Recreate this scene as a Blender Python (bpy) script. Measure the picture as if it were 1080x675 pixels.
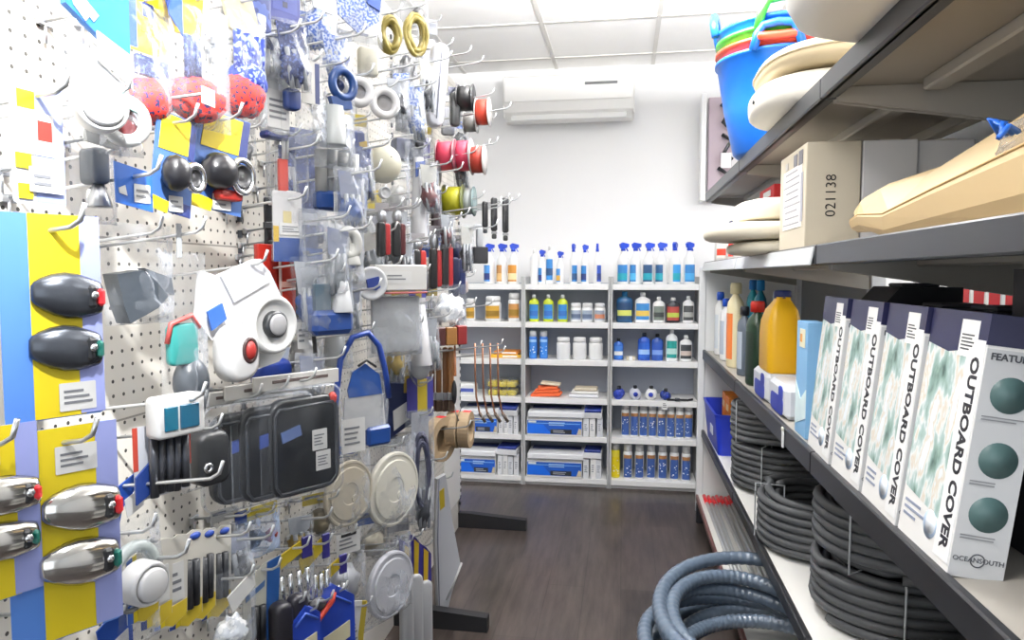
import bpy, math, random
from mathutils import Vector, Matrix, Euler, noise
R = math.radians
rnd = random.Random(7)
for o in list(bpy.data.objects): bpy.data.objects.remove(o)
SC = bpy.context.scene
COL = SC.collection
# ---------------------------------------------------------------- camera
FPX, VPX, VPY, EYE = 740.0, 658.0, 290.0, 1.29
TH = math.atan((337.5 - VPY) / FPX)
PS = math.atan((VPX - 540) / FPX * math.cos(TH))
cam = bpy.data.cameras.new('camera'); cam_o = bpy.data.objects.new('camera', cam); COL.objects.link(cam_o)
cam.sensor_width = 36; cam.lens = FPX / 1080 * 36; cam.clip_start = .02
cam_o.location = (0, 0, EYE); cam_o.rotation_euler = (math.pi / 2 - TH, 0, PS)
SC.camera = cam_o
# ---------------------------------------------------------------- world, lights, exposure
W = bpy.data.worlds.new('world'); SC.world = W; W.use_nodes = True
W.node_tree.nodes['Background'].inputs[0].default_value = (.85, .92, 1, 1)
W.node_tree.nodes['Background'].inputs[1].default_value = 1.0
SC.view_settings.view_transform = 'Standard'; SC.view_settings.look = 'None'
SC.view_settings.gamma = 1; SC.view_settings.use_curve_mapping = False
SC.view_settings.exposure = 0.15
SC.cycles.max_bounces = 16; SC.cycles.transparent_max_bounces = 40; SC.cycles.diffuse_bounces = 5
SC.cycles.caustics_reflective = False; SC.cycles.caustics_refractive = False
SC.cycles.sample_clamp_indirect = 4
def area(name, loc, rot, sx, sy, power, col=(1, 1, 1)):
    l = bpy.data.lights.new(name, 'AREA'); l.shape = 'RECTANGLE'; l.size = sx; l.size_y = sy; l.energy = power; l.color = col
    o = bpy.data.objects.new(name, l); COL.objects.link(o); o.location = loc; o.rotation_euler = rot
    return o
LAMPS = [(-.36, .50, 17, 14), (.10, 2.25, 30, 320), (-1.75, 1.9, 6, 120), (1.6, .9, 3, 10), (1.5, 2.6, 24, 120)]    # x, y, power down and up of the unseen hung light panels
CEIL = 2.60; LZP = 2.34
for x, y, p, q in LAMPS:
    area('panel_lamp', (x, y, LZP - .03), (0, 0, 0), .56, .56, p, (1, .99, .985)); area('added_uplight', (x, y, LZP + .012), (R(180), 0, 0), .5, .5, q, (1, .99, .985))  # up-lamps added to brighten the ceiling and back wall
area('added_front_daylight', (-.3, -2.55, 1.5), (R(90), 0, 0), 4.4, 2.3, 36, (.88, .94, 1))  # unseen shopfront daylight added to light the room from behind the camera
SPOT_AT, SPOT_TO = Vector((.10, .05, 2.36)), Vector((-.76, .66, 1.60))
_l = bpy.data.lights.new('added_spot', 'SPOT'); _l.energy = 360; _l.spot_size = R(44); _l.spot_blend = .8; _l.shadow_soft_size = .03  # spotlight added out of view to overexpose the near upper pegboard
_o = bpy.data.objects.new('added_spot', _l); COL.objects.link(_o); _o.location = SPOT_AT; _o.rotation_euler = (SPOT_TO - SPOT_AT).to_track_quat('-Z', 'Y').to_euler()
# ---------------------------------------------------------------- rays from photograph pixels to places in the room
_fh = Vector((-math.sin(PS), math.cos(PS), 0)); _r = Vector((math.cos(PS), math.sin(PS), 0))
_fw = _fh * math.cos(TH) - Vector((0, 0, math.sin(TH))); _up = _fh * math.sin(TH) + Vector((0, 0, math.cos(TH)))
CAM = Vector((0, 0, EYE))
def ray(u, v): return _r * ((u - 540) / FPX) + _up * ((337.5 - v) / FPX) + _fw
def hit(u, v, ax, val):
    d = ray(u, v); return CAM + d * ((val - CAM[ax]) / d[ax])
def hitp(u, v, p, n):
    d = ray(u, v); return CAM + d * ((p - CAM).dot(n) / d.dot(n))
# ---------------------------------------------------------------- materials
def lin(h):
    h = h.lstrip('#'); c = [int(h[i:i + 2], 16) / 255 for i in (0, 2, 4)]
    return tuple(x / 12.92 if x <= .04045 else ((x + .055) / 1.055) ** 2.4 for x in c) + (1,)
_mats = {}
def P(h, rough=.45, metal=0., vary=.0, spec=.5, bump=0., scale=30., coat=0.):
    k = (h, rough, metal, vary, spec, bump, scale, coat)
    if k in _mats: return _mats[k]
    m = bpy.data.materials.new('paint_' + h); m.use_nodes = True; nt = m.node_tree
    b = nt.nodes['Principled BSDF']; c = lin(h)
    b.inputs['Base Color'].default_value = c; b.inputs['Roughness'].default_value = rough; b.inputs['Metallic'].default_value = metal
    b.inputs['Specular IOR Level'].default_value = spec; b.inputs['Coat Weight'].default_value = coat
    if vary or bump:
        tc = nt.nodes.new('ShaderNodeTexCoord'); nz = nt.nodes.new('ShaderNodeTexNoise')
        nz.inputs['Scale'].default_value = scale; nz.inputs['Detail'].default_value = 3
        nt.links.new(tc.outputs['Object'], nz.inputs['Vector'])
        if vary:
            mx = nt.nodes.new('ShaderNodeMix'); mx.data_type = 'RGBA'
            mx.inputs['A'].default_value = tuple(max(0, x * (1 - vary)) for x in c[:3]) + (1,)
            mx.inputs['B'].default_value = tuple(min(1, x * (1 + vary)) for x in c[:3]) + (1,)
            nt.links.new(nz.outputs['Fac'], mx.inputs['Factor']); nt.links.new(mx.outputs['Result'], b.inputs['Base Color'])
        if bump:
            bp = nt.nodes.new('ShaderNodeBump'); bp.inputs['Strength'].default_value = bump; bp.inputs['Distance'].default_value = .004
            nt.links.new(nz.outputs['Fac'], bp.inputs['Height']); nt.links.new(bp.outputs['Normal'], b.inputs['Normal'])
    _mats[k] = m; return m
def film(name, op, col=(.44, .47, .52, 1), rough=.18, scale=28.):
    """thin clear plastic: mostly see-through with white glints and creases"""
    m = bpy.data.materials.new(name); m.use_nodes = True; nt = m.node_tree; b = nt.nodes['Principled BSDF']
    b.inputs['Base Color'].default_value = col; b.inputs['Roughness'].default_value = rough; b.inputs['Specular IOR Level'].default_value = .9
    tr = nt.nodes.new('ShaderNodeBsdfTransparent'); mx = nt.nodes.new('ShaderNodeMixShader')
    tc = nt.nodes.new('ShaderNodeTexCoord'); nz = nt.nodes.new('ShaderNodeTexNoise'); nz.inputs['Scale'].default_value = scale
    nz.inputs['Detail'].default_value = 5; nz.inputs['Distortion'].default_value = 1.2
    nt.links.new(tc.outputs['Object'], nz.inputs['Vector'])
    bp = nt.nodes.new('ShaderNodeBump'); bp.inputs['Strength'].default_value = .6; bp.inputs['Distance'].default_value = .006
    nt.links.new(nz.outputs['Fac'], bp.inputs['Height']); nt.links.new(bp.outputs['Normal'], b.inputs['Normal'])
    fr = nt.nodes.new('ShaderNodeFresnel'); fr.inputs['IOR'].default_value = 1.25; nt.links.new(bp.outputs['Normal'], fr.inputs['Normal'])
    rp = nt.nodes.new('ShaderNodeMapRange'); rp.inputs['From Min'].default_value = .45; rp.inputs['From Max'].default_value = .75
    rp.inputs['To Min'].default_value = op * .6; rp.inputs['To Max'].default_value = op * 2.0
    nt.links.new(nz.outputs['Fac'], rp.inputs['Value'])
    ad = nt.nodes.new('ShaderNodeMath'); ad.operation = 'ADD'; ad.use_clamp = True
    fm = nt.nodes.new('ShaderNodeMath'); fm.operation = 'MULTIPLY'; fm.inputs[1].default_value = .38; nt.links.new(fr.outputs['Fac'], fm.inputs[0]); nt.links.new(fm.outputs[0], ad.inputs[0]); nt.links.new(rp.outputs['Result'], ad.inputs[1])
    nt.links.new(ad.outputs[0], mx.inputs[0]); nt.links.new(tr.outputs[0], mx.inputs[1]); nt.links.new(b.outputs[0], mx.inputs[2])
    nt.links.new(mx.outputs[0], nt.nodes['Material Output'].inputs[0])
    return m
BAG = film('clear_bag_film', .09); CLAM = film('clear_blister_plastic', .06, rough=.08, scale=9.); MILKY = film('milky_bag_film', .22)
SMOKE = film('smoky_hose_wall', .55, (.38, .45, .53, 1), .2, 60)
WIRE = P('c9cbcd', .28, .85); CHROME = P('d8dade', .16, 1.); STEEL = P('a4a6aa', .35, .9)
WHITE = P('f1f2f2', .4); OFFW = P('e6e5e1', .5); BLACK = P('15161a', .45); DKGREY = P('34373c', .4); GREY = P('8d9094', .5)
BLUE = P('1d5fc4', .4); NAVY = P('1b2a63', .45); YEL = P('f2d21c', .45); RED = P('d2232b', .45); CARDW = P('f4f4f2', .6)
INK = P('4a4c52', .6); PALEB = P('8fa6ea', .5); SKYB = P('3f8de0', .45)
def floor_mat():
    m = bpy.data.materials.new('vinyl_planks'); m.use_nodes = True; nt = m.node_tree; b = nt.nodes['Principled BSDF']; N = nt.nodes.new; L = nt.links.new
    tc = N('ShaderNodeTexCoord'); mp = N('ShaderNodeMapping'); mp.inputs['Rotation'].default_value[2] = R(90); L(tc.outputs['Object'], mp.inputs[0])
    br = N('ShaderNodeTexBrick'); br.offset = .37; br.inputs['Scale'].default_value = 1; br.inputs['Brick Width'].default_value = 1.2; br.inputs['Row Height'].default_value = .15
    br.inputs['Mortar Size'].default_value = .0015; br.inputs['Color1'].default_value = (.2, .2, .2, 1); br.inputs['Color2'].default_value = (.8, .8, .8, 1); br.inputs['Mortar'].default_value = (0, 0, 0, 1)
    L(mp.outputs[0], br.inputs['Vector'])
    m2 = N('ShaderNodeMapping'); m2.inputs['Scale'].default_value = (14, 1.6, 1); L(tc.outputs['Object'], m2.inputs[0])
    nz = N('ShaderNodeTexNoise'); nz.inputs['Scale'].default_value = 2.2; nz.inputs['Detail'].default_value = 7; nz.inputs['Roughness'].default_value = .62; L(m2.outputs[0], nz.inputs['Vector'])
    ma = N('ShaderNodeMath'); ma.operation = 'MULTIPLY_ADD'; L(br.outputs['Color'], ma.inputs[0]); ma.inputs[1].default_value = .30; L(nz.outputs['Fac'], ma.inputs[2])
    cr = N('ShaderNodeValToRGB'); e = cr.color_ramp.elements; e[0].position = .42; e[0].color = lin('241f1c'); e[1].position = .95; e[1].color = lin('564c48')
    L(ma.outputs[0], cr.inputs[0]); L(cr.outputs[0], b.inputs['Base Color']); b.inputs['Roughness'].default_value = .30; b.inputs['Specular IOR Level'].default_value = .5
    return m
def peg_mat():
    """cream perforated steel: rows of punched holes 2.2 cm apart and a joint every 0.3 m"""
    m = bpy.data.materials.new('perforated_panel'); m.use_nodes = True; nt = m.node_tree; b = nt.nodes['Principled BSDF']; N = nt.nodes.new; L = nt.links.new
    tc = N('ShaderNodeTexCoord'); sp = N('ShaderNodeSeparateXYZ'); L(tc.outputs['Object'], sp.inputs[0])
    def math_(op, a, bb=None, c=None):
        n = N('ShaderNodeMath'); n.operation = op
        for i, q in enumerate((a, bb, c)):
            if q is None: continue
            if isinstance(q, (int, float)): n.inputs[i].default_value = q
            else: L(q, n.inputs[i])
        return n.outputs[0]
    def cell(s, pitch): return math_('SUBTRACT', math_('FRACT', math_('MULTIPLY', s, 1 / pitch)), .5)
    dy, dz = cell(sp.outputs['Y'], .024), cell(sp.outputs['Z'], .024)
    d2 = math_('ADD', math_('MULTIPLY', dy, dy), math_('MULTIPLY', dz, dz))
    hole = math_('LESS_THAN', d2, .017)
    seam = math_('LESS_THAN', math_('ABSOLUTE', cell(sp.outputs['Z'], .30)), .006)
    f = math_('MAXIMUM', hole, math_('MULTIPLY', seam, .6))
    mx = N('ShaderNodeMix'); mx.data_type = 'RGBA'; mx.inputs['A'].default_value = lin('cbc7be'); mx.inputs['B'].default_value = lin('3a3835')
    L(f, mx.inputs['Factor']); L(mx.outputs['Result'], b.inputs['Base Color']); b.inputs['Roughness'].default_value = .5
    return m
# ---------------------------------------------------------------- mesh builder
class B:
    def __init__(s, m=None): s.v = []; s.f = []; s.mi = []; s.sm = []; s.ms = []; s.M = Matrix(); s.m = m or WHITE
    def _a(s, vs, fs, m=None, sm=False):
        m = m or s.m
        if m not in s.ms: s.ms.append(m)
        k = s.ms.index(m); o = len(s.v); s.v += [tuple(s.M @ Vector(q)) for q in vs]
        for f in fs: s.f.append([o + i for i in f]); s.mi.append(k); s.sm.append(sm)
        return s
    def box(s, x, y, z, sx, sy, sz, m=None, r=0.):
        """box by centre and size, r = width of the chamfer"""
        hx, hy, hz = sx / 2, sy / 2, sz / 2; r = min(r, hx * .9, hy * .9, hz * .9)
        if r <= 0:
            vs = [(x + a * hx, y + b * hy, z + c * hz) for a in (-1, 1) for b in (-1, 1) for c in (-1, 1)]
            return s._a(vs, [(0, 1, 3, 2), (4, 6, 7, 5), (0, 4, 5, 1), (2, 3, 7, 6), (0, 2, 6, 4), (1, 5, 7, 3)], m)
        vs = []; ix = {}
        for a in (-1, 1):
            for b in (-1, 1):
                for c in (-1, 1):
                    for t in range(3):
                        p = [a * hx, b * hy, c * hz]
                        for q in range(3):
                            if q != t: p[q] -= (a, b, c)[q] * r
                        ix[a, b, c, t] = len(vs); vs.append((x + p[0], y + p[1], z + p[2]))
        fs = []
        for t in range(3):
            o = [q for q in range(3) if q != t]
            for sg in (-1, 1):
                f = []
                for p, q in ((-1, -1), (1, -1), (1, 1), (-1, 1)):
                    k = [0, 0, 0]; k[t] = sg; k[o[0]] = p; k[o[1]] = q; f.append(ix[k[0], k[1], k[2], t])
                fs.append(f)
            for p in (-1, 1):
                for q in (-1, 1):
                    f = []
                    for tt, e in ((o[0], -1), (o[0], 1), (o[1], 1), (o[1], -1)):
                        k = [0, 0, 0]; k[t] = e; k[o[0]] = p; k[o[1]] = q; f.append(ix[k[0], k[1], k[2], tt])
                    fs.append(f)
        for a in (-1, 1):
            for b in (-1, 1):
                for c in (-1, 1): fs.append([ix[a, b, c, t] for t in range(3)])
        out = []
        for f in fs:
            p = [Vector(vs[i]) for i in f]; n = (p[1] - p[0]).cross(p[2] - p[0]); c = sum(p, Vector()) / len(p) - Vector((x, y, z))
            out.append(f if n.dot(c) > 0 else f[::-1])
        return s._a(vs, out, m)
    def lathe(s, prof, n=20, m=None, ax='z', at=(0, 0, 0), sm=True, sy=1.):
        """profile [(radius, height)] turned about z, y- (front) or x"""
        vs = []; fs = []
        def tr(a, h):
            if ax == 'z': return (at[0] + a[0], at[1] + a[1] * sy, at[2] + h)
            if ax == 'y': return (at[0] + a[0], at[1] - h, at[2] + a[1] * sy)
            return (at[0] + h, at[1] + a[0], at[2] + a[1] * sy)
        for r_, h in prof:
            for i in range(n):
                t = 2 * math.pi * i / n; vs.append(tr((r_ * math.cos(t), r_ * math.sin(t)), h))
        for j in range(len(prof) - 1):
            for i in range(n):
                a, b = j * n + i, j * n + (i + 1) % n; fs.append((a, b, b + n, a + n))
        fs.append(tuple(range(n))[::-1]); fs.append(tuple(range((len(prof) - 1) * n, len(prof) * n)))
        return s._a(vs, fs, m, sm)
    def tube(s, pts, r, n=8, m=None, closed=False, sm=True):
        P_ = [Vector(p) for p in pts]; k = len(P_); vs = []; fs = []; N = None
        for i in range(k):
            if closed: t = P_[(i + 1) % k] - P_[i - 1]
            else: t = P_[min(i + 1, k - 1)] - P_[max(i - 1, 0)]
            t.normalize()
            if N is None:
                N = t.orthogonal().normalized()
            else:
                N = N - t * N.dot(t)
                N = N.normalized() if N.length > 1e-6 else t.orthogonal().normalized()
            Bn = t.cross(N); rr = r[i] if isinstance(r, (list, tuple)) else r
            for j in range(n):
                a = 2 * math.pi * j / n; vs.append(tuple(P_[i] + (N * math.cos(a) + Bn * math.sin(a)) * rr))
        for i in range(k if closed else k - 1):
            for j in range(n):
                a, b = i * n + j, i * n + (j + 1) % n; c, d = ((i + 1) % k) * n + j, ((i + 1) % k) * n + (j + 1) % n
                fs.append((a, b, d, c))
        if not closed: fs += [tuple(range(n))[::-1], tuple(range((k - 1) * n, k * n))]
        return s._a(vs, fs, m, sm)
    def ring(s, R_, r, at=(0, 0, 0), ax='y', m=None, n=24, k=8, sx=1., sz=1.):
        pts = []
        for i in range(n):
            t = 2 * math.pi * i / n; a, b = R_ * math.cos(t) * sx, R_ * math.sin(t) * sz
            pts.append({'y': (at[0] + a, at[1], at[2] + b), 'x': (at[0], at[1] + a, at[2] + b), 'z': (at[0] + a, at[1] + b, at[2])}[ax])
        return s.tube(pts, r, k, m, True)
    def ball(s, x, y, z, rx, ry, rz, m=None, n=18, k=10, rough=0., seed=0):
        vs = []; fs = []
        for j in range(k + 1):
            p = math.pi * j / k
            for i in range(n):
                t = 2 * math.pi * i / n; q = Vector((math.sin(p) * math.cos(t), math.sin(p) * math.sin(t), -math.cos(p)))
                g = 1 + rough * noise.noise(q * 3 + Vector((seed, 0, 0))); vs.append((x + q.x * rx * g, y + q.y * ry * g, z + q.z * rz * g))
        for j in range(k):
            for i in range(n):
                a, b = j * n + i, j * n + (i + 1) % n; fs.append((a, b, b + n, a + n))
        return s._a(vs, fs, m, True)
    def prism(s, poly, y0, y1, m=None, ax='y', sm=False):
        """outline in x,z given thickness from y0 (front) to y1; ax 'x' lays the outline in y,z"""
        n = len(poly)
        if ax == 'y': vs = [(p[0], y0, p[1]) for p in poly] + [(p[0], y1, p[1]) for p in poly]
        elif ax == 'x': vs = [(y0, p[0], p[1]) for p in poly] + [(y1, p[0], p[1]) for p in poly]
        else: vs = [(p[0], p[1], y0) for p in poly] + [(p[0], p[1], y1) for p in poly]
        fs = [tuple(range(n)), tuple(range(n, 2 * n))[::-1]] + [(i, i + n, (i + 1) % n + n, (i + 1) % n) for i in range(n)]
        return s._a(vs, fs, m, sm)
    def grid(s, fn, nu, nv, m=None, sm=True):
        vs = [fn(i / nu, j / nv) for j in range(nv + 1) for i in range(nu + 1)]; w = nu + 1
        return s._a(vs, [(j * w + i, j * w + i + 1, (j + 1) * w + i + 1, (j + 1) * w + i) for j in range(nv) for i in range(nu)], m, sm)
    def loft(s, rings, m=None, sm=True):
        n = len(rings[0]); vs = [p for r_ in rings for p in r_]; fs = []
        for j in range(len(rings) - 1):
            for i in range(n):
                a, b = j * n + i, j * n + (i + 1) % n; fs.append((a, b, b + n, a + n))
        fs += [tuple(range(n))[::-1], tuple(range((len(rings) - 1) * n, len(rings) * n))]
        return s._a(vs, fs, m, sm)
    def text(s, t, size, M, m=None, ext=.0004, bold=0.):
        c = bpy.data.curves.new('lettering', 'FONT'); c.body = t; c.size = size; c.extrude = ext; c.offset = bold; c.align_x = 'CENTER'; c.align_y = 'CENTER'; c.resolution_u = 3
        o = bpy.data.objects.new('lettering', c); COL.objects.link(o); dg = bpy.context.evaluated_depsgraph_get(); me = bpy.data.meshes.new_from_object(o.evaluated_get(dg))
        old = s.M; s.M = old @ M; s._a([tuple(v.co) for v in me.vertices], [tuple(p.vertices) for p in me.polygons], m); s.M = old
        bpy.data.objects.remove(o); bpy.data.meshes.remove(me); bpy.data.curves.remove(c)
        return s
FRONT = Matrix.Rotation(R(90), 4, 'X')           # lettering upright, read from the front (-y)
def obj(name, b, parent=None, loc=None):
    me = bpy.data.meshes.new(name); me.from_pydata(b.v, [], b.f)
    for m in b.ms: me.materials.append(m)
    me.polygons.foreach_set('material_index', b.mi); me.polygons.foreach_set('use_smooth', b.sm); me.update()
    o = bpy.data.objects.new(name, me); COL.objects.link(o)
    if parent: o.parent = parent
    if loc is not None: o.location = loc
    return o
def tag(o, label, cat, group=None):
    o['label'] = label; o['category'] = cat
    if group: o['group'] = group
    return o
def thing(name, label, cat, loc=(0, 0, 0), rz=0., group=None, rx=0., ry=0.):
    o = bpy.data.objects.new(name, None); COL.objects.link(o); o.empty_display_size = .02
    o.location = loc; o.rotation_euler = (rx, ry, rz); return tag(o, label, cat, group)
def struct(name, b, parent=None):
    o = obj(name, b, parent)
    if not parent: o['kind'] = 'structure'
    return o
def kids(o): return [c for c in COL.objects if c.parent == o]
def dup(root, loc, rz=None, label=None, group=None):
    r_ = root.copy(); COL.objects.link(r_); r_.location = loc
    if rz is not None: r_.rotation_euler = (0, 0, rz)
    if label: r_['label'] = label
    if group: r_['group'] = group
    for c in kids(root):
        c2 = c.copy(); COL.objects.link(c2); c2.parent = r_
        for g in kids(c): g2 = g.copy(); COL.objects.link(g2); g2.parent = c2
    return r_
def rrect(w, h, r, n=4, cx=0., cz=0.):
    out = []
    for k, (a, b) in enumerate(((1, 1), (-1, 1), (-1, -1), (1, -1))):
        for i in range(n + 1):
            t = math.pi / 2 * (k + i / n); out.append((cx + a * (w / 2 - r) + r * math.cos(t), cz + b * (h / 2 - r) + r * math.sin(t)))
    return out
# ================================================================= THE ROOM
XL, XR, YB, YF = -2.6, 2.3, 4.55, -2.7
struct('floor', B(floor_mat()).box((XL + XR) / 2, (YB + YF) / 2, -.05, XR - XL + .4, YB - YF + .4, .1))
PLASTER = P('ededed', .75, vary=.02, scale=3)
b = B(P('fbfaf8', .8)); b.box((XL + XR) / 2, (YB + YF) / 2, CEIL + .05, XR - XL + .4, YB - YF + .4, .1)
TJ = P('d9d7d2', .7)
for i in range(8): b.box(-2.235 + .6 * i, (YB + YF) / 2, CEIL - .002, .022, YB - YF, .006, TJ)
for j in range(12): b.box((XL + XR) / 2, YF + .42 + .6 * j, CEIL - .0015, XR - XL, .022, .005, TJ)
struct('ceiling', b)
struct('wall_back', B(PLASTER).box((XL + XR) / 2, YB + .05, 1.3, XR - XL + .4, .1, 2.6))
struct('wall_left', B(PLASTER).box(XL - .05, (YB + YF) / 2, 1.3, .1, YB - YF, 2.6))
struct('wall_right', B(PLASTER).box(XR + .05, (YB + YF) / 2, 1.3, .1, YB - YF, 2.6))
b = B(PLASTER)
b.box(-2.55, YF - .05, 1.3, .1, .1, 2.6); b.box(2.1, YF - .05, 1.3, .4, .1, 2.6); b.box(-.3, YF - .05, .15, 4.4, .1, .3); b.box(-.3, YF - .05, 2.63, 4.4, .1, .06)
struct('wall_front', b)
b = B(P('cfd2d4', .4, .3))
for x in (-2.47, -1.0, .45, 1.87): b.box(x, YF - .05, 1.45, .06, .08, 2.3)
for z in (.33, 2.57): b.box(-.3, YF - .05, z, 4.4, .08, .06)
struct('added_window_1', b)  # unseen shopfront window put in to go with the added daylight
struct('baseboard_back', B(P('e4e3df', .6)).box((XL + XR) / 2, YB - .008, .04, XR - XL, .016, .08))
LENS = bpy.data.materials.new('lamp_diffuser'); LENS.use_nodes = True
_b = LENS.node_tree.nodes['Principled BSDF']; _b.inputs['Base Color'].default_value = (.9, .9, .9, 1); _b.inputs['Emission Color'].default_value = (1, .97, .93, 1); _b.inputs['Emission Strength'].default_value = 1.2
LWHERE = ['above the near pegboard', 'above the middle of the aisle', 'behind the pegboard stand', 'beyond the near shelves', 'beyond the far shelves']
for (x, y, p, q_), wh in zip(LAMPS, LWHERE):
    t = thing('unseen_ceiling_light', 'unseen square white hung light panel ' + wh, 'ceiling light', (x, y, LZP), 0, 'unseen hung light panels')
    for s in (-1, 1): obj('suspension_wire', B(STEEL).tube([(s * .29, 0, -.01), (s * .29, 0, CEIL - LZP)], .002, 6), t)
    f = B(WHITE)
    for s in (-1, 1): f.box(s * .29, 0, -.012, .02, .6, .024); f.box(0, s * .29, -.012, .56, .02, .024)
    obj('frame', f, t); obj('diffuser', B(LENS).box(0, 0, -.010, .56, .56, .01), t)
t = thing('added_spotlight', 'added white spotlight hung over the aisle aimed at the near pegboard', 'spotlight', SPOT_AT); t.rotation_euler = (SPOT_TO - SPOT_AT).to_track_quat('-Z', 'Y').to_euler()
obj('lamp_can', B(WHITE).lathe([(.02, .13), (.05, .12), (.055, .01), (.055, .0), (.05, .0), (.045, .06), (.0, .062)], 24), t)
o_ = obj('stem', B(STEEL).tube([(SPOT_AT.x, SPOT_AT.y, SPOT_AT.z + .12), (SPOT_AT.x, SPOT_AT.y, CEIL)], .008, 8)); o_.parent = t; o_.matrix_parent_inverse = (Matrix.Translation(SPOT_AT) @ t.rotation_euler.to_matrix().to_4x4()).inverted()
# ---- split air conditioner
p0, p1 = hit(533, 100, 1, 4.4), hit(668, 100, 1, 4.4); acw = p1.x - p0.x
t = thing('air_conditioner', 'white wall mounted air conditioner high on the back wall', 'air conditioner', ((p0.x + p1.x) / 2, 4.55, 2.245))
b = B(P('f4f3f0', .35)); prof = [(0, .02), (0, .272), (-.16, .272), (-.19, .26), (-.2, .215), (-.2, .11), (-.185, .05), (-.13, .005), (-.06, 0)]
b.prism(prof, -acw / 2, acw / 2, ax='x'); obj('body', b, t)
b = B(P('e2e2e0', .4)); b.M = Matrix.Translation((0, -.163, .03)) @ Matrix.Rotation(R(-32), 4, 'X'); b.box(0, 0, 0, acw * .9, .01, .075, r=.003); obj('louvre_flap', b, t)
obj('front_cover', B(P('f7f6f3', .3)).box(0, -.202, .165, acw * .985, .006, .115, r=.002), t)
b = B(P('6d6f70', .4)); b.box(acw * .255, -.204, .203, acw * .25, .014, .016, r=.003); obj('display_strip', b, t)['label'] = 'dark grey display strip'
for i in range(2): obj('end_cap', B(P('ebeae7', .4)).box((-1, 1)[i] * (acw / 2 + .004), -.1, .15, .008, .19, .26, r=.003), t)
# ---- mauve hanging display on the far end of the back wall
q = hit(755, 150, 1, 4.45)
t = thing('hanging_display', 'narrow mauve hanging display with black straps at back wall beside the blue tub', 'display', (q.x + .03, 4.52, 2.38))
obj('side_post', B(WHITE).box(-.105, -.05, -.32, .03, .1, .64, r=.003), t)
obj('backing', B(P('b9a9b2', .6)).box(0, -.02, -.32, .14, .03, .62, r=.004), t)
for i, (z, x) in enumerate(((-.12, .02), (-.3, .03), (-.5, .01))):
    b = B(BLACK); b.tube([(x - .02, -.05, z + .06), (x + .03, -.07, z + .02), (x - .01, -.07, z - .05), (x + .04, -.05, z - .09)], .012, 7); obj('strap', b, t)
obj('tag', B(WHITE).box(.03, -.085, -.40, .06, .004, .09), t)
# ================================================================= LEFT PEGBOARD STAND
PX = -.82; YE = 3.47
t = thing('pegboard_stand', 'cream perforated pegboard stand hung with boat fittings along the aisle', 'display stand', (PX, 0, 0))
obj('pegboard_panel', B(peg_mat()).box(-.012, (YE - .6) / 2, 1.17, .02, YE + .6, 2.06), t)
obj('plinth', B(P('d9d6cf', .5)).box(-.02, (YE - .6) / 2, .075, .03, YE + .6, .15), t)
for y in (.39, 1.41, 2.43, 3.45):
    b = B(P('d4d2cc', .45)); b.box(-.03, y, 1.11, .05, .036, 2.2, r=.003)
    for k in range(60): b.box(.0, y, .12 + k * .034, .012, .006, .016, DKGREY)
    obj('upright', b, t)
    f = B(P('17171a', .5)); f.prism([(-.02, 0), (.345, 0), (.345, .055), (.06, .075), (-.02, .075)], y - .02, y + .02); obj('foot', f, t)
b = B(P('d4d2cc', .45)); b.box(-.03, (YE - .6) / 2, 2.215, .05, YE + .6, .03); obj('cap_rail', b, t)
obj('end_cover', B(P('e9e8e5', .5)).box(.001, 3.30, .52, .004, .33, .74), t)
# ================================================================= THREE WHITE BOOKCASES
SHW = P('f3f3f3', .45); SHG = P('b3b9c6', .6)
BAYS = [(-1.115, -.612, 'first'), (-.590, -.089, 'middle'), (-.066, .439, 'last')]
WHICH = ['bookcase nearest the pegboard', 'middle bookcase', 'bookcase nearest the hose shelves']
SZ = [1.235, 1.005, .777, .543, .312, .055]; YS = 4.20; BD = .30
for k, (x0, x1, nm) in enumerate(BAYS):
    t = thing('bookcase', 'white open ' + WHICH[k] + ' filled with bottles and boxes', 'bookcase', ((x0 + x1) / 2, YS + BD / 2, 0), 0, 'white bookcases on the back wall')
    w = x1 - x0
    for s in (-1, 1):
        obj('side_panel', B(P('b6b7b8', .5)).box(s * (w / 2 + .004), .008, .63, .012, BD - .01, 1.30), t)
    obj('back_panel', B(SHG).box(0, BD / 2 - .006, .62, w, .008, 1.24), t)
    for z in SZ:
        obj('shelf', B(SHW).box(0, 0, z - .017, w - .004, BD - .02, .034, r=.002), t)
    obj('plinth', B(P('e6e6e6', .5)).box(0, .01, .011, w, BD - .04, .022), t)
ORD = ['first', 'second', 'third', 'fourth', 'fifth', 'sixth', 'seventh', 'eighth', 'ninth', 'tenth']
SN = ['top shelf', 'second shelf', 'third shelf', 'fourth shelf', 'fifth shelf', 'bottom shelf']
def bx(u, v=300, y=4.3): return hit(u, v, 1, y).x
def lines(b, x0, x1, z0, z1, y, n, m=INK):
    for i in range(n):
        z = z0 + (z1 - z0) * (i + .5) / n; f = .55 + .45 * rnd.random(); xx = x0 + (x1 - x0) * f
        b.box((x0 + xx) / 2, y, z, xx - x0, .0006, abs(z1 - z0) / n * .42, m)
def wrap(b, r, z0, z1, m, n=20, sy=1., at=(0, 0, 0), arc=58):
    """label glued round the front of a bottle"""
    def fn(u, v):
        a = R(-90 - arc + 2 * arc * u); return (at[0] + r * math.cos(a), at[1] + r * math.sin(a) * sy, z0 + (z1 - z0) * v)
    b.grid(fn, 12, 1, m)
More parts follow.
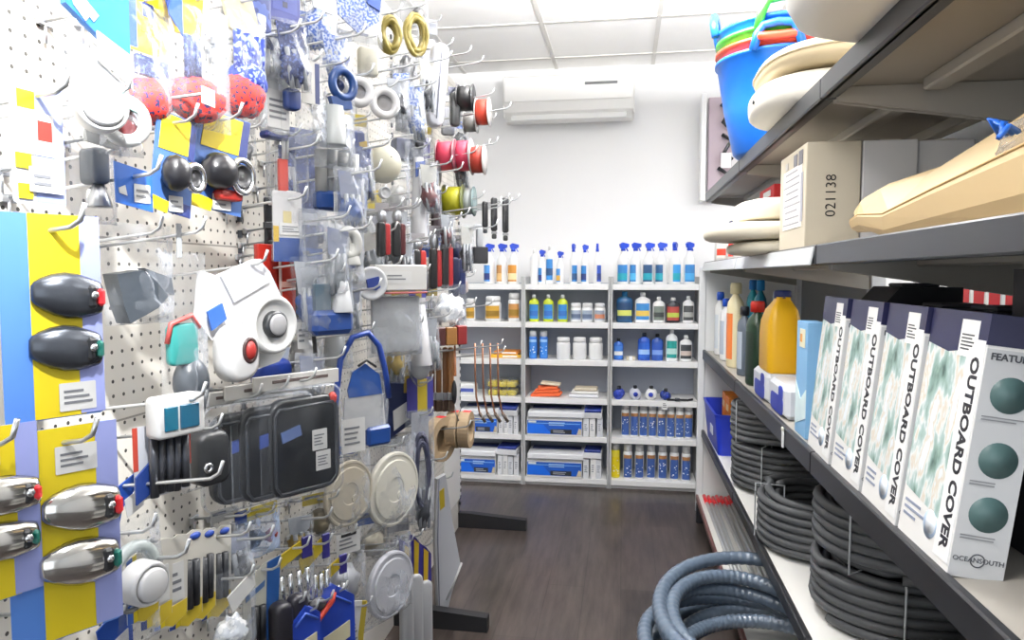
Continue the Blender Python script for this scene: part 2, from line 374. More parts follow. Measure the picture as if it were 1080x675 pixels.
def bottle(label, loc, w, h, body, lab, cap, kind='round', rz=0., lab2=None, group=None, cat='bottle', name='bottle', neck=None):
    """kinds: round bottle, trigger sprayer, aerosol, jar, jug"""
    t = thing(name, label, cat, loc, rz, group); r_ = w / 2; sy = .62 if kind in ('flat', 'jug') else 1.
    if kind == 'spray':
        pr = [(r_ * .9, 0), (r_, .004), (r_, h * .52), (r_ * .9, h * .60), (r_ * .5, h * .70), (r_ * .34, h * .76), (r_ * .34, h * .80)]
        obj('body', B(body).lathe(pr), t)
        b = B(lab); wrap(b, r_ + .0006, h * .06, h * .46, lab); lab2 and wrap(b, r_ + .001, h * .10, h * .26, lab2); obj('label_band', b, t)
        c = B(cap); c.lathe([(r_ * .42, h * .79), (r_ * .42, h * .86), (r_ * .25, h * .88)], 12)
        c.M = Matrix.Translation((0, 0, h * .86)) @ Matrix.Rotation(R(35), 4, 'Z')
        c.prism([(-r_ * .5, 0), (r_ * .5, 0), (r_ * 1.0, h * .03), (r_ * 1.0, h * .10), (-r_ * .2, h * .135), (-r_ * .7, h * .09)], -r_ * .3, r_ * .3)
        c.prism([(r_ * .45, h * .02), (r_ * .65, h * .0), (r_ * .95, -h * .07), (r_ * .8, -h * .075)], -r_ * .18, r_ * .18); obj('trigger_head', c, t)
    elif kind == 'aerosol':
        obj('body', B(body).lathe([(r_ * .92, 0), (r_, .005), (r_, h * .74), (r_ * .93, h * .78), (r_ * .8, h * .8)]), t)
        b = B(lab); wrap(b, r_ + .0006, h * .05, h * .60, lab)
        if lab2: wrap(b, r_ + .0009, h * .60, h * .70, lab2)
        for i in range(7):
            a = R(-90 + rnd.uniform(-42, 42)); z = h * rnd.uniform(.12, .52); s = r_ * rnd.uniform(.15, .34)
            b.M = Matrix.Rotation(a, 4, 'Z'); b.box(r_ + .001, 0, z, .001, s, s * .8, WHITE); b.M = Matrix()
        obj('label_band', b, t)
        obj('cap', B(cap).lathe([(r_ * .86, h * .78), (r_ * .86, h * .97), (r_ * .78, h)]), t)
    elif kind == 'jar':
        obj('body', B(body).lathe([(r_ * .9, 0), (r_, .006), (r_, h * .68), (r_ * .96, h * .73), (r_ * .86, h * .765)]), t)
        if lab: b = B(lab); wrap(b, r_ + .0006, h * .12, h * .62, lab); lab2 and wrap(b, r_ + .001, h * .2, h * .42, lab2); obj('label_band', b, t)
        obj('lid', B(cap).lathe([(r_ * .90, h * .765), (r_ * .90, h * .94), (r_ * .84, h * .985), (r_ * .6, h)]), t)
    elif kind == 'flat':
        nk = neck or .3
        obj('body', B(body).lathe([(r_ * .94, 0), (r_, .006), (r_, h * .70), (r_ * .9, h * .77), (r_ * nk, h * .86), (r_ * nk, h * .88)], 20, sy=sy), t)
        b = B(lab); wrap(b, r_ + .0007, h * .10, h * .64, lab, 20, sy)
        if lab2: wrap(b, r_ + .0012, h * .22, h * .40, lab2, 20, sy)
        obj('label_band', b, t)
        obj('cap', B(cap).lathe([(r_ * nk * 1.15, h * .87), (r_ * nk * 1.15, h * .97), (r_ * nk, h)], 14), t)
    elif kind == 'jug':
        b = B(body); rg = []
        for fx, fz, fd in ((.98, 0, .9), (1, .03, 1), (1, .45, 1), (.93, .62, .96), (.72, .76, .8), (.42, .86, .5), (.3, .89, .42), (.3, .92, .42)):
            rg.append([(p[0] + (.14 * w if fz > .6 else 0) * (fz - .6) / .3, p[1], fz * h) for p in rrect(w * fx, w * .62 * fd, w * .14 * fd)])
        b.loft(rg, body, True); obj('body', b, t)
        hb = B(body); hb.tube([(-w * .40, 0, h * .60), (-w * .36, 0, h * .80), (-w * .08, 0, h * .885), (w * .1, 0, h * .86)], w * .085, 8); obj('handle', hb, t)
        if lab: b = B(lab); b.box(0, -w * .314, h * .27, w * .74, .002, h * .36, r=.0005); lab2 and b.box(0, -w * .3155, h * .30, w * .5, .002, h * .1, lab2); obj('front_label', b, t)
        obj('cap', B(cap).lathe([(w * .16, h * .905), (w * .16, h * .985), (w * .13, h)], 16, at=(w * .14, 0, 0)), t)
    return t
def onshelf(k, s, u, lab, **kw):
    z = SZ[s]; return (bx(u, 300 + 0 * s), YS + .075 + rnd.uniform(-.01, .01), z + .0005)
LB, TEAL = P('2f78b8', .4), P('1f97a8', .4); TB = P('1840b8', .35); GOLD = P('c79a3a', .4); TAN = P('b5824a', .45); DBL = P('1d3f66', .4)
# sprayers on the top shelves
for i, (u, c, c2) in enumerate(((517, P('4f8fd0'), NAVY), (530, TAN, P('d9b27a')), (542, P('c5842f'), P('efd9a8')))):
    bottle('white trigger sprayer, %s from the pegboard, on top of first bookcase' % ORD[i], onshelf(0, 0, u, 0), .066, .25, WHITE, c, TB, 'spray', R(rnd.uniform(-60, 60)), c2, 'trigger sprayers on the bookcases', name='spray_bottle')
for i, (u, c, c2, hh) in enumerate(((564, WHITE, None, .215), (572, LB, NAVY, .21), (580, LB, DBL, .235), (591, P('3f7fc0'), GOLD, .20), (605, LB, DBL, .245), (617, LB, NAVY, .24), (630, P('2d4fa8'), NAVY, .245))):
    if i in (0, 2): bottle('tall white bottle with pointed cap, %s, on top of middle bookcase' % ('unlabelled' if i == 0 else 'blue label'), onshelf(1, 0, u, 0), .045, hh, WHITE, c, WHITE, 'flat', 0, c2, 'pointed bottles on the middle bookcase')
    else: bottle('blue labelled trigger sprayer, %s one on top of middle bookcase' % ORD[{1: 0, 3: 1, 4: 2, 5: 3, 6: 4}[i]], onshelf(1, 0, u, 0), .045, hh, WHITE, c, TB, 'spray', R(rnd.uniform(-60, 60)), c2, 'trigger sprayers on the bookcases', name='spray_bottle')
for i, (u, c, c2) in enumerate(((657, LB, TEAL), (670, LB, P('58b4e0')), (684, DBL, TEAL), (697, P('1c4a78'), TEAL), (711, P('3a90d0'), TEAL), (726, LB, P('4aa0d8')))):
    bottle('teal and blue labelled trigger sprayer, %s one on top of last bookcase' % ORD[i], onshelf(2, 0, u, 0), .067, .25, WHITE, c, TB, 'spray', R(rnd.uniform(-60, 60)), c2, 'trigger sprayers on the bookcases', name='spray_bottle')
# second shelves
for i, (u, w, h) in enumerate(((497, .06, .14), (521, .1, .155), (543, .075, .175))):
    bottle('white tub with gold label, %s on second shelf of first bookcase' % ('smallest' if i == 0 else 'widest' if i == 1 else 'tallest'), onshelf(0, 1, u, 0), w, h, WHITE, GOLD if i != 2 else TAN, WHITE, 'jar', 0, P('8a6a20'), name='tub', cat='tub')
for i, u in enumerate((564, 579, 594)):
    bottle('lime yellow bottle with blue label, %s on second shelf of middle bookcase' % ORD[i], onshelf(1, 1, u, 0), .062, .165, P('b9c928', .3), LB, WHITE, 'flat', 0, P('2a5fa8'), 'lime yellow bottles')
for i, u in enumerate((608, 620, 633)):
    bottle('white tin with grey blue label, %s tin beside lime bottles' % ORD[i], onshelf(1, 1, u, 0), .068, .115, WHITE, P('98a4b4'), WHITE, 'jar', 0, P('54627c') if i < 2 else P('c88060'), 'white tins', name='tin', cat='tin')
for u, w, h, bd, lb, l2, cp, s in ((659, .098, .185, P('15466e', .35), P('17385c'), P('cfd46a'), P('2b7fb8'), 'large dark blue bottle with yellow print'), (678, .09, .18, WHITE, P('3c86c8'), P('e8c860'), WHITE, 'white bottle with light blue label and orange corner'),
      (695, .07, .155, WHITE, P('6f7a72'), P('33383a'), WHITE, 'white bottle with grey green label'), (710, .08, .15, P('22262e'), P('a03c36'), P('a8b84a'), WHITE, 'black bottle with red and green label'), (726, .066, .16, WHITE, P('3a3d40'), P('a8aaa8'), WHITE, 'white bottle with black label on second shelf')):
    bottle(s + ', last bookcase', onshelf(2, 1, u, 0), w, h, bd, lb, cp, 'flat', 0, l2)
# third shelves
for i, (z, c) in enumerate(((0, P('e8b83a')), (.022, P('d98a2a')))):
    t = thing('flat_carton', ('yellow flat carton lying lowest', 'orange flat carton lying uppermost')[i] + ' on third shelf of first bookcase', 'carton', (bx(535), YS + .12, SZ[2] + z + .0005), R(2 - 5 * i))
    obj('body', B(c).box(0, 0, .01, .2 - .05 * i, .12, .02, r=.002), t); obj('print', B(CARDW).box(.02, -.061, .01, .09, .001, .01), t)
for i, u in enumerate((563, 574)):
    bottle('blue aerosol with white cap, %s on third shelf of middle bookcase' % ORD[i], onshelf(1, 2, u, 0), .052, .17, P('2f6cc0'), P('3a7ed0'), WHITE, 'aerosol', 0, P('9cc4ea'), name='aerosol_can', cat='aerosol')
for i, u in enumerate((595, 612, 629)):
    t = bottle('plain white jar, %s of three on third shelf of middle bookcase' % ORD[i], onshelf(1, 2, u, 0), .085, .135, WHITE, None, WHITE, 'jar', 0, None, 'plain white jars', name='jar', cat='jar')
for u, w, h, bd, lb, l2, cp, s in ((653, .058, .13, P('2a62b8'), P('3f78c8'), WHITE, BLACK, 'small blue bottle with black nozzle'), (680, .075, .165, P('1d4aa8'), P('2258b8'), P('9cc0f0'), BLACK, 'blue bottle with black cap beside teal labelled one, wider'),
      (694, .07, .16, P('244a98'), P('2a50a8'), P('7a9ad8'), BLACK, 'darker blue bottle with black cap'), (709, .068, .19, WHITE, P('1f8f8a'), P('b8dcd8'), WHITE, 'white bottle with teal label'), (724, .072, .155, WHITE, P('35383c'), P('c8b8b0'), WHITE, 'white bottle with black label on third shelf')):
    bottle(s + ', last bookcase', onshelf(2, 2, u, 0), w, h, bd, lb, cp, 'flat', 0, l2)
t = thing('cloth_pack', 'small beige folded pad lying between blue bottles on third shelf', 'pad', (bx(666), YS + .08, SZ[2] + .0005)); obj('pad', B(P('cfc6b4', .8)).box(0, 0, .011, .055, .05, .022, r=.005), t); obj('paper_band', B(WHITE).box(0, 0, .011, .018, .052, .0235), t)
# fourth shelves
t = thing('wipe_pack', 'white and blue soft pack on fourth shelf beside yellow sponges', 'pack', (bx(492), YS + .09, SZ[3] + .0005)); obj('body', B(WHITE).box(0, 0, .035, .13, .1, .07, r=.012), t); obj('blue_band', B(P('4a5aa8')).box(0, -.0505, .03, .11, .001, .022), t)
for i, (z, s) in enumerate(((0, 'lower'), (.052, 'upper'))):
    t = thing('sponge_pack', '%s pack of yellow sponges on fourth shelf of first bookcase' % s, 'sponge pack', (bx(531), YS + .1, SZ[3] + z + .0005), R(-3 * i), 'yellow sponge packs')
    b = B(P('e6d24a', .8, bump=.4, scale=90))
    for x in (-.06, 0, .06): b.box(x, 0, .017, .055, .11, .032, r=.006)
    obj('sponges', b, t); obj('wrapper', B(MILKY).box(0, 0, .024, .195, .125, .05, r=.012), t); obj('hang_tab', B(BLACK).ring(.006, .002, (0, -.064, .043)), t)
t = thing('scrub_pad', 'orange scrubbing pads stacked on fourth shelf of middle bookcase', 'pads', (bx(577), YS + .09, SZ[3] + .0005))
b = B(P('e2683a', .85, bump=.5, scale=120))
for i in range(3): b.M = Matrix.Translation((.004 * i, 0, .012 + .02 * i)) @ Matrix.Rotation(R(4 * i - 3), 4, 'Z') @ Matrix.Rotation(R(-3), 4, 'Y'); b.box(0, 0, 0, .185 - .03 * i, .1, .019, r=.005)
obj('orange_pad', b, t); b = B(P('efe2c8', .8)); b.M = Matrix.Rotation(R(5), 4, 'Y'); b.box(.02, 0, .08, .12, .09, .014, r=.004); obj('cream_pad', b, t)
t = thing('cloth_pack', 'white folded cloths stacked on fourth shelf beside the orange pads', 'cloths', (bx(617), YS + .09, SZ[3] + .0005))
for i, w in enumerate((.18, .165, .14)): obj('cloth', B(P(('eef0f6', 'f2f2f0', 'd8cdb8')[i], .85)).box(.006 * i, 0, .012 + .02 * i, w, .11, .018, r=.006), t)
for i, (u, c) in enumerate(((654, P('2a3f9e')), (671, P('c8ccd8')), (688, WHITE), (703, P('22367e')))):
    t = thing('rope_reel', ('dark blue reel lying first', 'pale grey reel with blue hub', 'white reel with blue hub and black top', 'dark blue small reel')[i] + ' on fourth shelf of last bookcase', 'reel', (bx(u), YS + .06, SZ[3] + .0005), R((-10, 5, -6, 12)[i]))
    R_ = (.030, .033, .033, .026)[i]
    obj('reel_body', B(c).lathe([(R_ * .55, -.03), (R_, -.03), (R_, -.022), (R_ * .7, -.02), (R_ * .7, .02), (R_, .022), (R_, .03), (R_ * .5, .032)], 22, ax='y', at=(0, 0, R_)), t)
    obj('hub', B(P('2238a0')).lathe([(R_ * .42, .025), (R_ * .42, .036), (R_ * .3, .039)], 16, ax='y', at=(0, 0, R_)), t)
    obj('hang_tab', B(BLACK).box(0, 0, R_ * 2 + .008, .022, .02, .02, r=.004), t)
t = thing('cable_bundle', 'black flat strap lying under the blue reels on fourth shelf', 'strap', (bx(715), YS + .05, SZ[3] + .0005)); b = B(BLACK); b.tube([(-.06, -.03, .008), (0, -.04, .01), (.06, -.03, .008), (.09, 0, .008)], .007, 6); obj('strap', b, t); obj('buckle', B(P('2a2c34')).box(.0, -.04, .011, .03, .02, .018, r=.003), t)
t = thing('price_tag', 'white torn price tag hanging over fourth shelf edge of last bookcase', 'tag', (bx(702), YS - .0005, SZ[3] - .02)); b = B(WHITE); b.prism([(-.02, -.025), (.012, -.03), (.022, 0), (.01, .03), (-.014, .022)], -.001, 0); obj('paper', b, t); b = B(INK); lines(b, -.012, .01, .012, -.018, -.0015, 3); obj('print', b, t)
# blue and white cartons on the fifth and bottom shelves
def carton_set(k, s, ub, us, variant):
    z = SZ[s]; sh = ORD[s] if s < 5 else 'bottom'; where = '%s shelf of %s' % (sh, ('first bookcase', 'middle bookcase')[k])
    x0, x1 = bx(ub[0]), bx(ub[1]); w = x1 - x0; cx = (x0 + x1) / 2
    t = thing('blue_carton', 'long blue and white carton with print on ' + where, 'carton', (cx, YS + .10, z + .0005), 0, 'long blue and white cartons')
    obj('body', B(CARDW).box(0, 0, .057, w, .19, .114, r=.002), t)
    b = B(P('1a55b8', .4)); b.box(0, -.0955, .052, w * .98, .001, .082); b.prism([(-w * .49, .012), (-w * .05, .012), (-w * .2, .07), (-w * .49, .07)], -.0968, -.0962, P('1769e0')); b.box(.0, -.0965, .076, w * .94, .0008, .005, P('7ab0ea'))
    obj('blue_print', b, t)
    obj('dark_print', B(P('272a30')).box(w * .12, -.0968, .028, w * .38, .001, .028), t); b = B(P('272a30')); lines(b, -w * .02, w * .28, .038, .018, -.0978, 2, P('b8bcc4')); lines(b, -w * .1, w * .40, .088, .06, -.0972, 2, P('a9c9ee')); b.box(-w * .4, -.0972, .085, w * .14, .001, .012, WHITE); b.prism([(w * .40, .012), (w * .485, .012), (w * .485, .045), (w * .44, .05)], -.0975, -.0967, P('d8c8a8')); obj('lettering', b, t)
    t = thing('flat_pack', 'flat white pack with navy edge lying on the carton on ' + where, 'pack', (cx + .006, YS + .085, z + .1155), R(variant), 'flat white packs')
    obj('body', B(P('eef0f4', .4)).box(0, 0, .018, w * 1.0, .2, .034, r=.004), t); obj('spine', B(NAVY).box(0, .06, .038, w * .9, .07, .006, r=.002), t)
    n = 3 if k else 4
    u0, u1 = us; ws = (bx(u1) - bx(u0)) / n
    for i in range(n):
        t = thing('slim_carton', 'slim white upright carton, %s of its row, on %s' % (ORD[i], where), 'carton', (bx(u0) + ws * (i + .5), YS + .09, z + .0005), R(rnd.uniform(-3, 3)), 'slim white upright cartons')
        hh = .118 + rnd.uniform(-.006, .008); obj('body', B(P(('e9ebef', 'f2f2f2', 'dfe2e8')[i % 3], .5)).box(0, 0, hh / 2, ws * .9, .15, hh, r=.002), t); b = B(INK); lines(b, -ws * .25, ws * .25, hh * .7, hh * .3, -.0756, 4, P('8a8f9c')); obj('print', b, t)
    t = thing('open_box', 'open navy box tilted on slim cartons of ' + where, 'box', ((bx(u0) + bx(u1)) / 2, YS + .07, z + .131), R(-4 + 3 * variant), 'dark blue lidded boxes', R(14 if s == 4 else 4))
    W_ = (bx(u1) - bx(u0)) * .95
    b = B(P('eef0f4', .45)); b.box(0, 0, .004, W_, .13, .006); b.box(0, -.063, .018, W_, .005, .034); b.box(0, .063, .018, W_, .005, .034)
    for sx in (-1, 1): b.box(sx * W_ * .49, 0, .018, .005, .13, .034)
    obj('tray', b, t); obj('blue_insert', B(P('1c2f78', .5)).box(0, .004, .036, W_ * .92, .105, .02, r=.003), t)
carton_set(0, 4, (488, 527), (528, 549), 0); carton_set(1, 4, (558, 616), (617, 637), 1)
carton_set(0, 5, (486, 525), (526, 549), -1); carton_set(1, 5, (558, 616), (617, 637), .5)
BR = P('a8784a', .45); AB = P('3b5a9c', .4)
for i in range(8):
    bottle('blue aerosol with white cap and brown band, %s on fifth shelf' % ORD[i], onshelf(2, 4, 661 + i * 9.6, 0), .05, .205, WHITE, AB, WHITE, 'aerosol', 0, BR, 'brown banded aerosols', name='aerosol_can', cat='aerosol')
for i in range(6):
    bottle('blue aerosol with white cap and brown band, %s on bottom shelf' % ORD[i], onshelf(2, 5, 664 + i * 12.4, 0), .054, .21, WHITE, AB, WHITE, 'aerosol', 0, BR, 'brown banded aerosols', name='aerosol_can', cat='aerosol')
bottle('yellow aerosol with white cap on bottom shelf of last bookcase', onshelf(2, 5, 651, 0), .054, .215, P('f0e03a'), P('f0d91c'), WHITE, 'aerosol', 0, P('f2e04a'), name='aerosol_can', cat='aerosol')
# ================================================================= STEEL SHELVING ALONG THE OTHER SIDE OF THE AISLE
XS, XB = .41, .86
YU = (.54, 1.61, 2.68, 3.76)
t = thing('steel_shelving', 'long grey steel shelving run with dark front lips stocked with hoses and cartons', 'shelving', (0, 0, 0))
SHT = P('a39e96', .5, .1); LIP = P('3c3e43', .35, .3); STRIP = P('c3c6c9', .3); RIB = P('aeaaa2', .5, .1)
UP = P('c9cbcd', .4, .2)
for y in YU: obj('upright', B(UP).box(XB + .03, y, .95, .05, .05, 1.9, r=.003), t)
obj('end_panel', B(P('eceded', .45)).box((XS + XB) / 2 + .02, 3.785, .66, XB - XS + .06, .012, 1.30), t)
obj('end_post', B(P('e2e4e6', .4)).box(XS - .002, 3.79, .68, .035, .035, 1.30, r=.004), t)
ADDED_BACK = P('8e8f90', .5, .2)
for i in range(3):
    y0, y1 = YU[i] + .03, YU[i + 1] - .03
    for z0, z1 in (((.14, 1.90),) if i != 1 else ((.14, 1.10), (1.33, 1.90))): obj('back_panel', B(ADDED_BACK).box(XB + .03, (y0 + y1) / 2, (z0 + z1) / 2, .006, y1 - y0, z1 - z0), t)  # backs added to keep light off the shelf undersides
LIPD = P('222327', .4, .2)
def shelf(z, xf, lip, top=True, strip=(), mat=SHT, br=True):
    for i in range(3):
        y0, y1 = YU[i] + .002, YU[i + 1] - .002; ym = (y0 + y1) / 2
        b = B(mat); b.box((xf + XB) / 2 + .005, ym, z - .009, XB - xf - .01, y1 - y0, .018)
        s_ = obj('shelf', b, t)
        l = B(LIPD if z < 1 else LIP); l.box(xf + .008, ym, z - lip / 2 + .006, .016, y1 - y0, lip, r=.003); l.box(xf + .02, ym, z - lip + .012, .03, y1 - y0, .012, r=.002); obj('front_lip', l, s_)
        r_ = B(RIB); r_.box(xf + .205, ym, z - .030, .045, y1 - y0 - .1, .026, r=.004); r_.box(XB - .03, ym, z - .03, .04, y1 - y0, .03, r=.003); obj('stiffening_rib', r_, s_)
        if i in strip:
            q = B(STRIP); q.M = Matrix.Translation((xf - .004, ym, z - .019)) @ Matrix.Rotation(R(12), 4, 'Y'); q.box(0, 0, 0, .006, y1 - y0 - .02, .042, r=.002); obj('price_strip', q, s_)
    if br:
        for y in YU:
            for s in (-1, 1):
                yy = y + s * .012
                if y == YU[-1] and s > 0: continue
                b = B(RIB); b.prism([(xf + .03, z - .02), (XB + .02, z - .02), (XB + .02, z - .115), (xf + .03, z - .048)], yy - .0025, yy + .0025); obj('bracket', b, t)
shelf(1.705, XS, .046); shelf(1.350, XS, .044, strip=(1, 2)); shelf(.895, XS, .05); shelf(.472, XS, .038, mat=P('e2e1dd', .45)); 
ya, yb = YU[0], YU[-1]
b = B(P('d9d8d4', .45)); b.box((.40 + XB) / 2, (ya + yb) / 2, .12, XB - .40, yb - ya, .02); d_ = obj('base_deck', b, t)
b = B(P('6d4a48', .4)); b.box(.394, (ya + yb) / 2, .115, .012, yb - ya, .03, r=.002); obj('deck_edge', b, d_)['label'] = 'dark reddish deck edge'
obj('kick_plate', B(P('4c4d50', .5)).box(.47, (ya + yb) / 2, .055, .02, yb - ya, .10), t)
for y in YU: obj('foot', B(BLACK).box(.41, y - .06, .05, .05, .04, .10, r=.004), t)
# ---------------------------------------------------------------- top shelf
TZ = 1.707
def tub(dz, col, label, lean, ang, hs=1.):
    H_, r0, r1 = .325, .145, .205
    t = thing('flexible_tub', label, 'tub', (.525 + lean, 2.62, TZ + dz), R(ang), 'nested flexible tubs')
    pr = [(.0, 0), (r0 - .01, 0), (r0, .008), ((r0 + r1) / 2 + .005, H_ * .5), (r1, H_ - .012), (r1 + .008, H_ - .01), (r1 + .008, H_), (r1 - .003, H_), ((r0 + r1) / 2 + .001, H_ * .5), (r0 - .005, .014), (0, .012)]
    obj('body', B(P(col, .32)).lathe(pr, 40), t)
    for s in (0, 180):
        b = B(P(col, .3)); b.M = Matrix.Rotation(R(s - 90), 4, 'Z')
        b.tube([(r1 + .004, -.075, H_ - .012), (r1 + .012, -.062, H_ + .035 * hs), (r1 + .012, -.045, H_ + .062 * hs), (r1 + .012, 0, H_ + .068 * hs), (r1 + .012, .045, H_ + .062 * hs), (r1 + .012, .062, H_ + .035 * hs), (r1 + .004, .075, H_ - .012)], .0145, 8); obj('handle', b, t)
tub(0, '1260c0', 'bright blue tub, outermost of the nested tubs on the top shelf', 0, -12)
tub(.034, 'd0462c', 'red tub nested just inside the outermost blue tub', .001, -10, -.12)
tub(.068, '3fae3a', 'green tub with tall green handle nested above the red tub', .002, -9, 1.15)
tub(.102, '1f6fd6', 'blue tub nested innermost above the green tub', .003, 78)
def pad(name, label, cat, x0, x1, y0, y1, z0, z1, col, power=3.2, crown=.35, btn=False, seam=True, tilt=0, group=None, vary=.03, ax='Y'):
    """moulded cushion: rounded outline, domed top and tucked underside, with a piped seam"""
    t = thing(name, label, cat, ((x0 + x1) / 2, (y0 + y1) / 2, z0), 0, group, **({'ry': R(tilt)} if ax == 'Y' else {'rx': R(tilt)}))
    hx, hy, h = (x1 - x0) / 2, (y1 - y0) / 2, z1 - z0; b = B(P(col, .5, 0, vary, scale=8)); rg = []; n = 36
    def sup(f):
        out = []
        for i in range(n):
            a = 2 * math.pi * i / n; c, s = math.cos(a), math.sin(a)
            out.append((math.copysign(abs(c) ** (2 / power), c) * hx * f, math.copysign(abs(s) ** (2 / power), s) * hy * f))
        return out
    for f, z in ((.05, .0), (.80, .0), (.93, .06), (.985, .18), (1, .34), (1, .6), (.985, .74), (.93, .86), (.8, .95), (.5, 1.0), (.05, 1.0 + crown * .1)):
        rg.append([(p[0], p[1], z * h) for p in sup(f)])
    b.loft(rg); obj('body', b, t)
    if seam: s_ = B(P(col, .45)); s_.tube([(p[0] * 1.004, p[1] * 1.004, h * .5) for p in sup(1)], .004, 6, closed=True); obj('piping', s_, t)
    if btn: obj('button', B(DKGREY).lathe([(.006, 0), (.006, .003), (.003, .005)], 10, ax='x', at=(-hx * .995 - .004, -.04, h * .45)), t)
    return t
pad('boat_cushion', 'off white moulded boat cushion overhanging the top shelf under the beige cushion', 'cushion', .335, .76, 1.78, 2.24, TZ, 1.795, 'e9e6dd', 2.6, btn=True, seam=False)
pad('boat_cushion', 'beige moulded boat cushion lying on the off white cushion beside the blue tub', 'cushion', .35, .78, 1.74, 2.26, 1.797, 1.858, 'd9c8a6', 2.6)
pad('boat_shell', 'large white moulded boat seat shell overhanging the nearest end of the top shelf', 'boat seat shell', .26, .80, .98, 1.43, TZ, 1.95, 'eeede8', 3.0, seam=False)
# ---------------------------------------------------------------- middle shelf
MZ = 1.352
CARD = P('c8bfac', .7, vary=.03, scale=6); CARD2 = P('d2d1d2', .65)
t = thing('carton', 'cream carton handwritten 021138 with printed table on its aisle face', 'carton', (.492, 1.935, MZ))
obj('body', B(CARD).box(0, 0, .128, .124, .28, .256, r=.002), t)
b = B(P('1e1e24')); b.text('021138', .034, Matrix.Translation((-.004, -.1412, .128)) @ FRONT @ Matrix.Rotation(R(90), 4, 'Z'), bold=-.0003); obj('handwritten_lettering', b, t)
b = B(INK); b.M = Matrix.Rotation(R(-90), 4, 'Z')
b.box(.005, -.0626, .135, .20, .0008, .155, P('eae7e2', .7))
for i in range(9): b.box(-.005 + .008 * (i % 2), -.0632, .07 + .0165 * i, .17 - .02 * (i % 3), .0006, .004, P('9a9aa2'))
b.box(.105, -.0632, .13, .022, .0008, .12, P('a9a9b4')); b.box(.09, -.0632, .228, .04, .0008, .035, P('66646a')); b.box(.035, -.0632, .228, .035, .0008, .03, P('77767c')); b.box(-.06, -.0632, .225, .03, .0008, .018, P('b8b4b0'))
obj('printed_table', b, t)
for i, s in enumerate(('plain pale grey carton standing beside the 021138 carton', 'plain pale grey carton, second one behind the 021138 carton', 'plain grey carton deepest on the middle shelf')):
    t = thing('carton', s, 'carton', (.618 + .125 * i, 1.935 + .01 * i, MZ)); obj('body', B(CARD2).box(0, 0, .128 - .001 * i, .121, .28, .256 - .002 * i, r=.002), t); obj('sealing_tape', B(P('d2cab8', .3)).box(0, 0, .2575 - .002 * i, .045, .281, .0008), t)
pad('boat_cushion', 'cream boat cushion at the base of the stack behind the 021138 carton', 'cushion', .325, .74, 2.10, 2.48, MZ, 1.393, 'd6cfbd', 3.4, seam=False)
pad('boat_cushion', 'cream boat cushion in the stack middle behind the 021138 carton, jutting furthest', 'cushion', .252, .76, 2.09, 2.50, 1.394, 1.449, 'e0d8c6', 3.4, seam=False)
pad('boat_cushion', 'cream boat cushion topmost of the stack behind the 021138 carton', 'cushion', .338, .74, 2.11, 2.48, 1.451, 1.520, 'e3dccb', 3.0, seam=False)
t = thing('boat_fender', 'long tapered beige foam bow fender lying along the middle shelf', 'fender', (.43, .70, MZ))
b = B(P('c2a97f', .55, vary=.04, scale=5)); rg = []
for y, fx, fz, dx in ((0, .30, .26, .0), (.15, .285, .235, .0), (.4, .235, .175, .002), (.6, .165, .125, .006), (.75, .09, .088, .012), (.81, .045, .068, .016), (.826, .012, .045, .024)):
    z0 = 0 if y < .7 else .024
    rg.append([(dx + .018, y, z0), (dx + .004, y, z0 + fz * .12), (dx, y, z0 + fz * .30), (dx + .003, y, z0 + fz * .35), (dx + .012, y, z0 + fz * .36), (dx + fx * .45, y, z0 + fz * .88), (dx + fx * .62, y, z0 + fz), (dx + fx * .9, y, z0 + fz * .95), (dx + fx, y, z0 + fz * .6), (dx + fx, y, z0)])
b.loft(rg, sm=False); obj('body', b, t)
b = B(P('c9a874', .5)); b.tube([(r_[3][0] - .0005, r_[3][1], r_[3][2]) for r_ in rg], .002, 6); obj('seam_ridge', b, t)
t = thing('clear_bag', 'crumpled clear bag with blue print lying on the beige fender', 'bag', (0.481, .92, 1.426))
b = B(MILKY); b.ball(0.02, 0, .02, .055, .05, .036, rough=.5, seed=3, n=22, k=14); obj('bag', b, t)
b = B(BLUE)
for i in range(4): b.tube([(-.06 + .01 * i, -.03 + .015 * i, .02 + .008 * i), (-.045, -.02 + .015 * i, .035 + .006 * i), (-.03, -.01 + .012 * i, .03)], .0035, 5)
obj('blue_print', b, t)
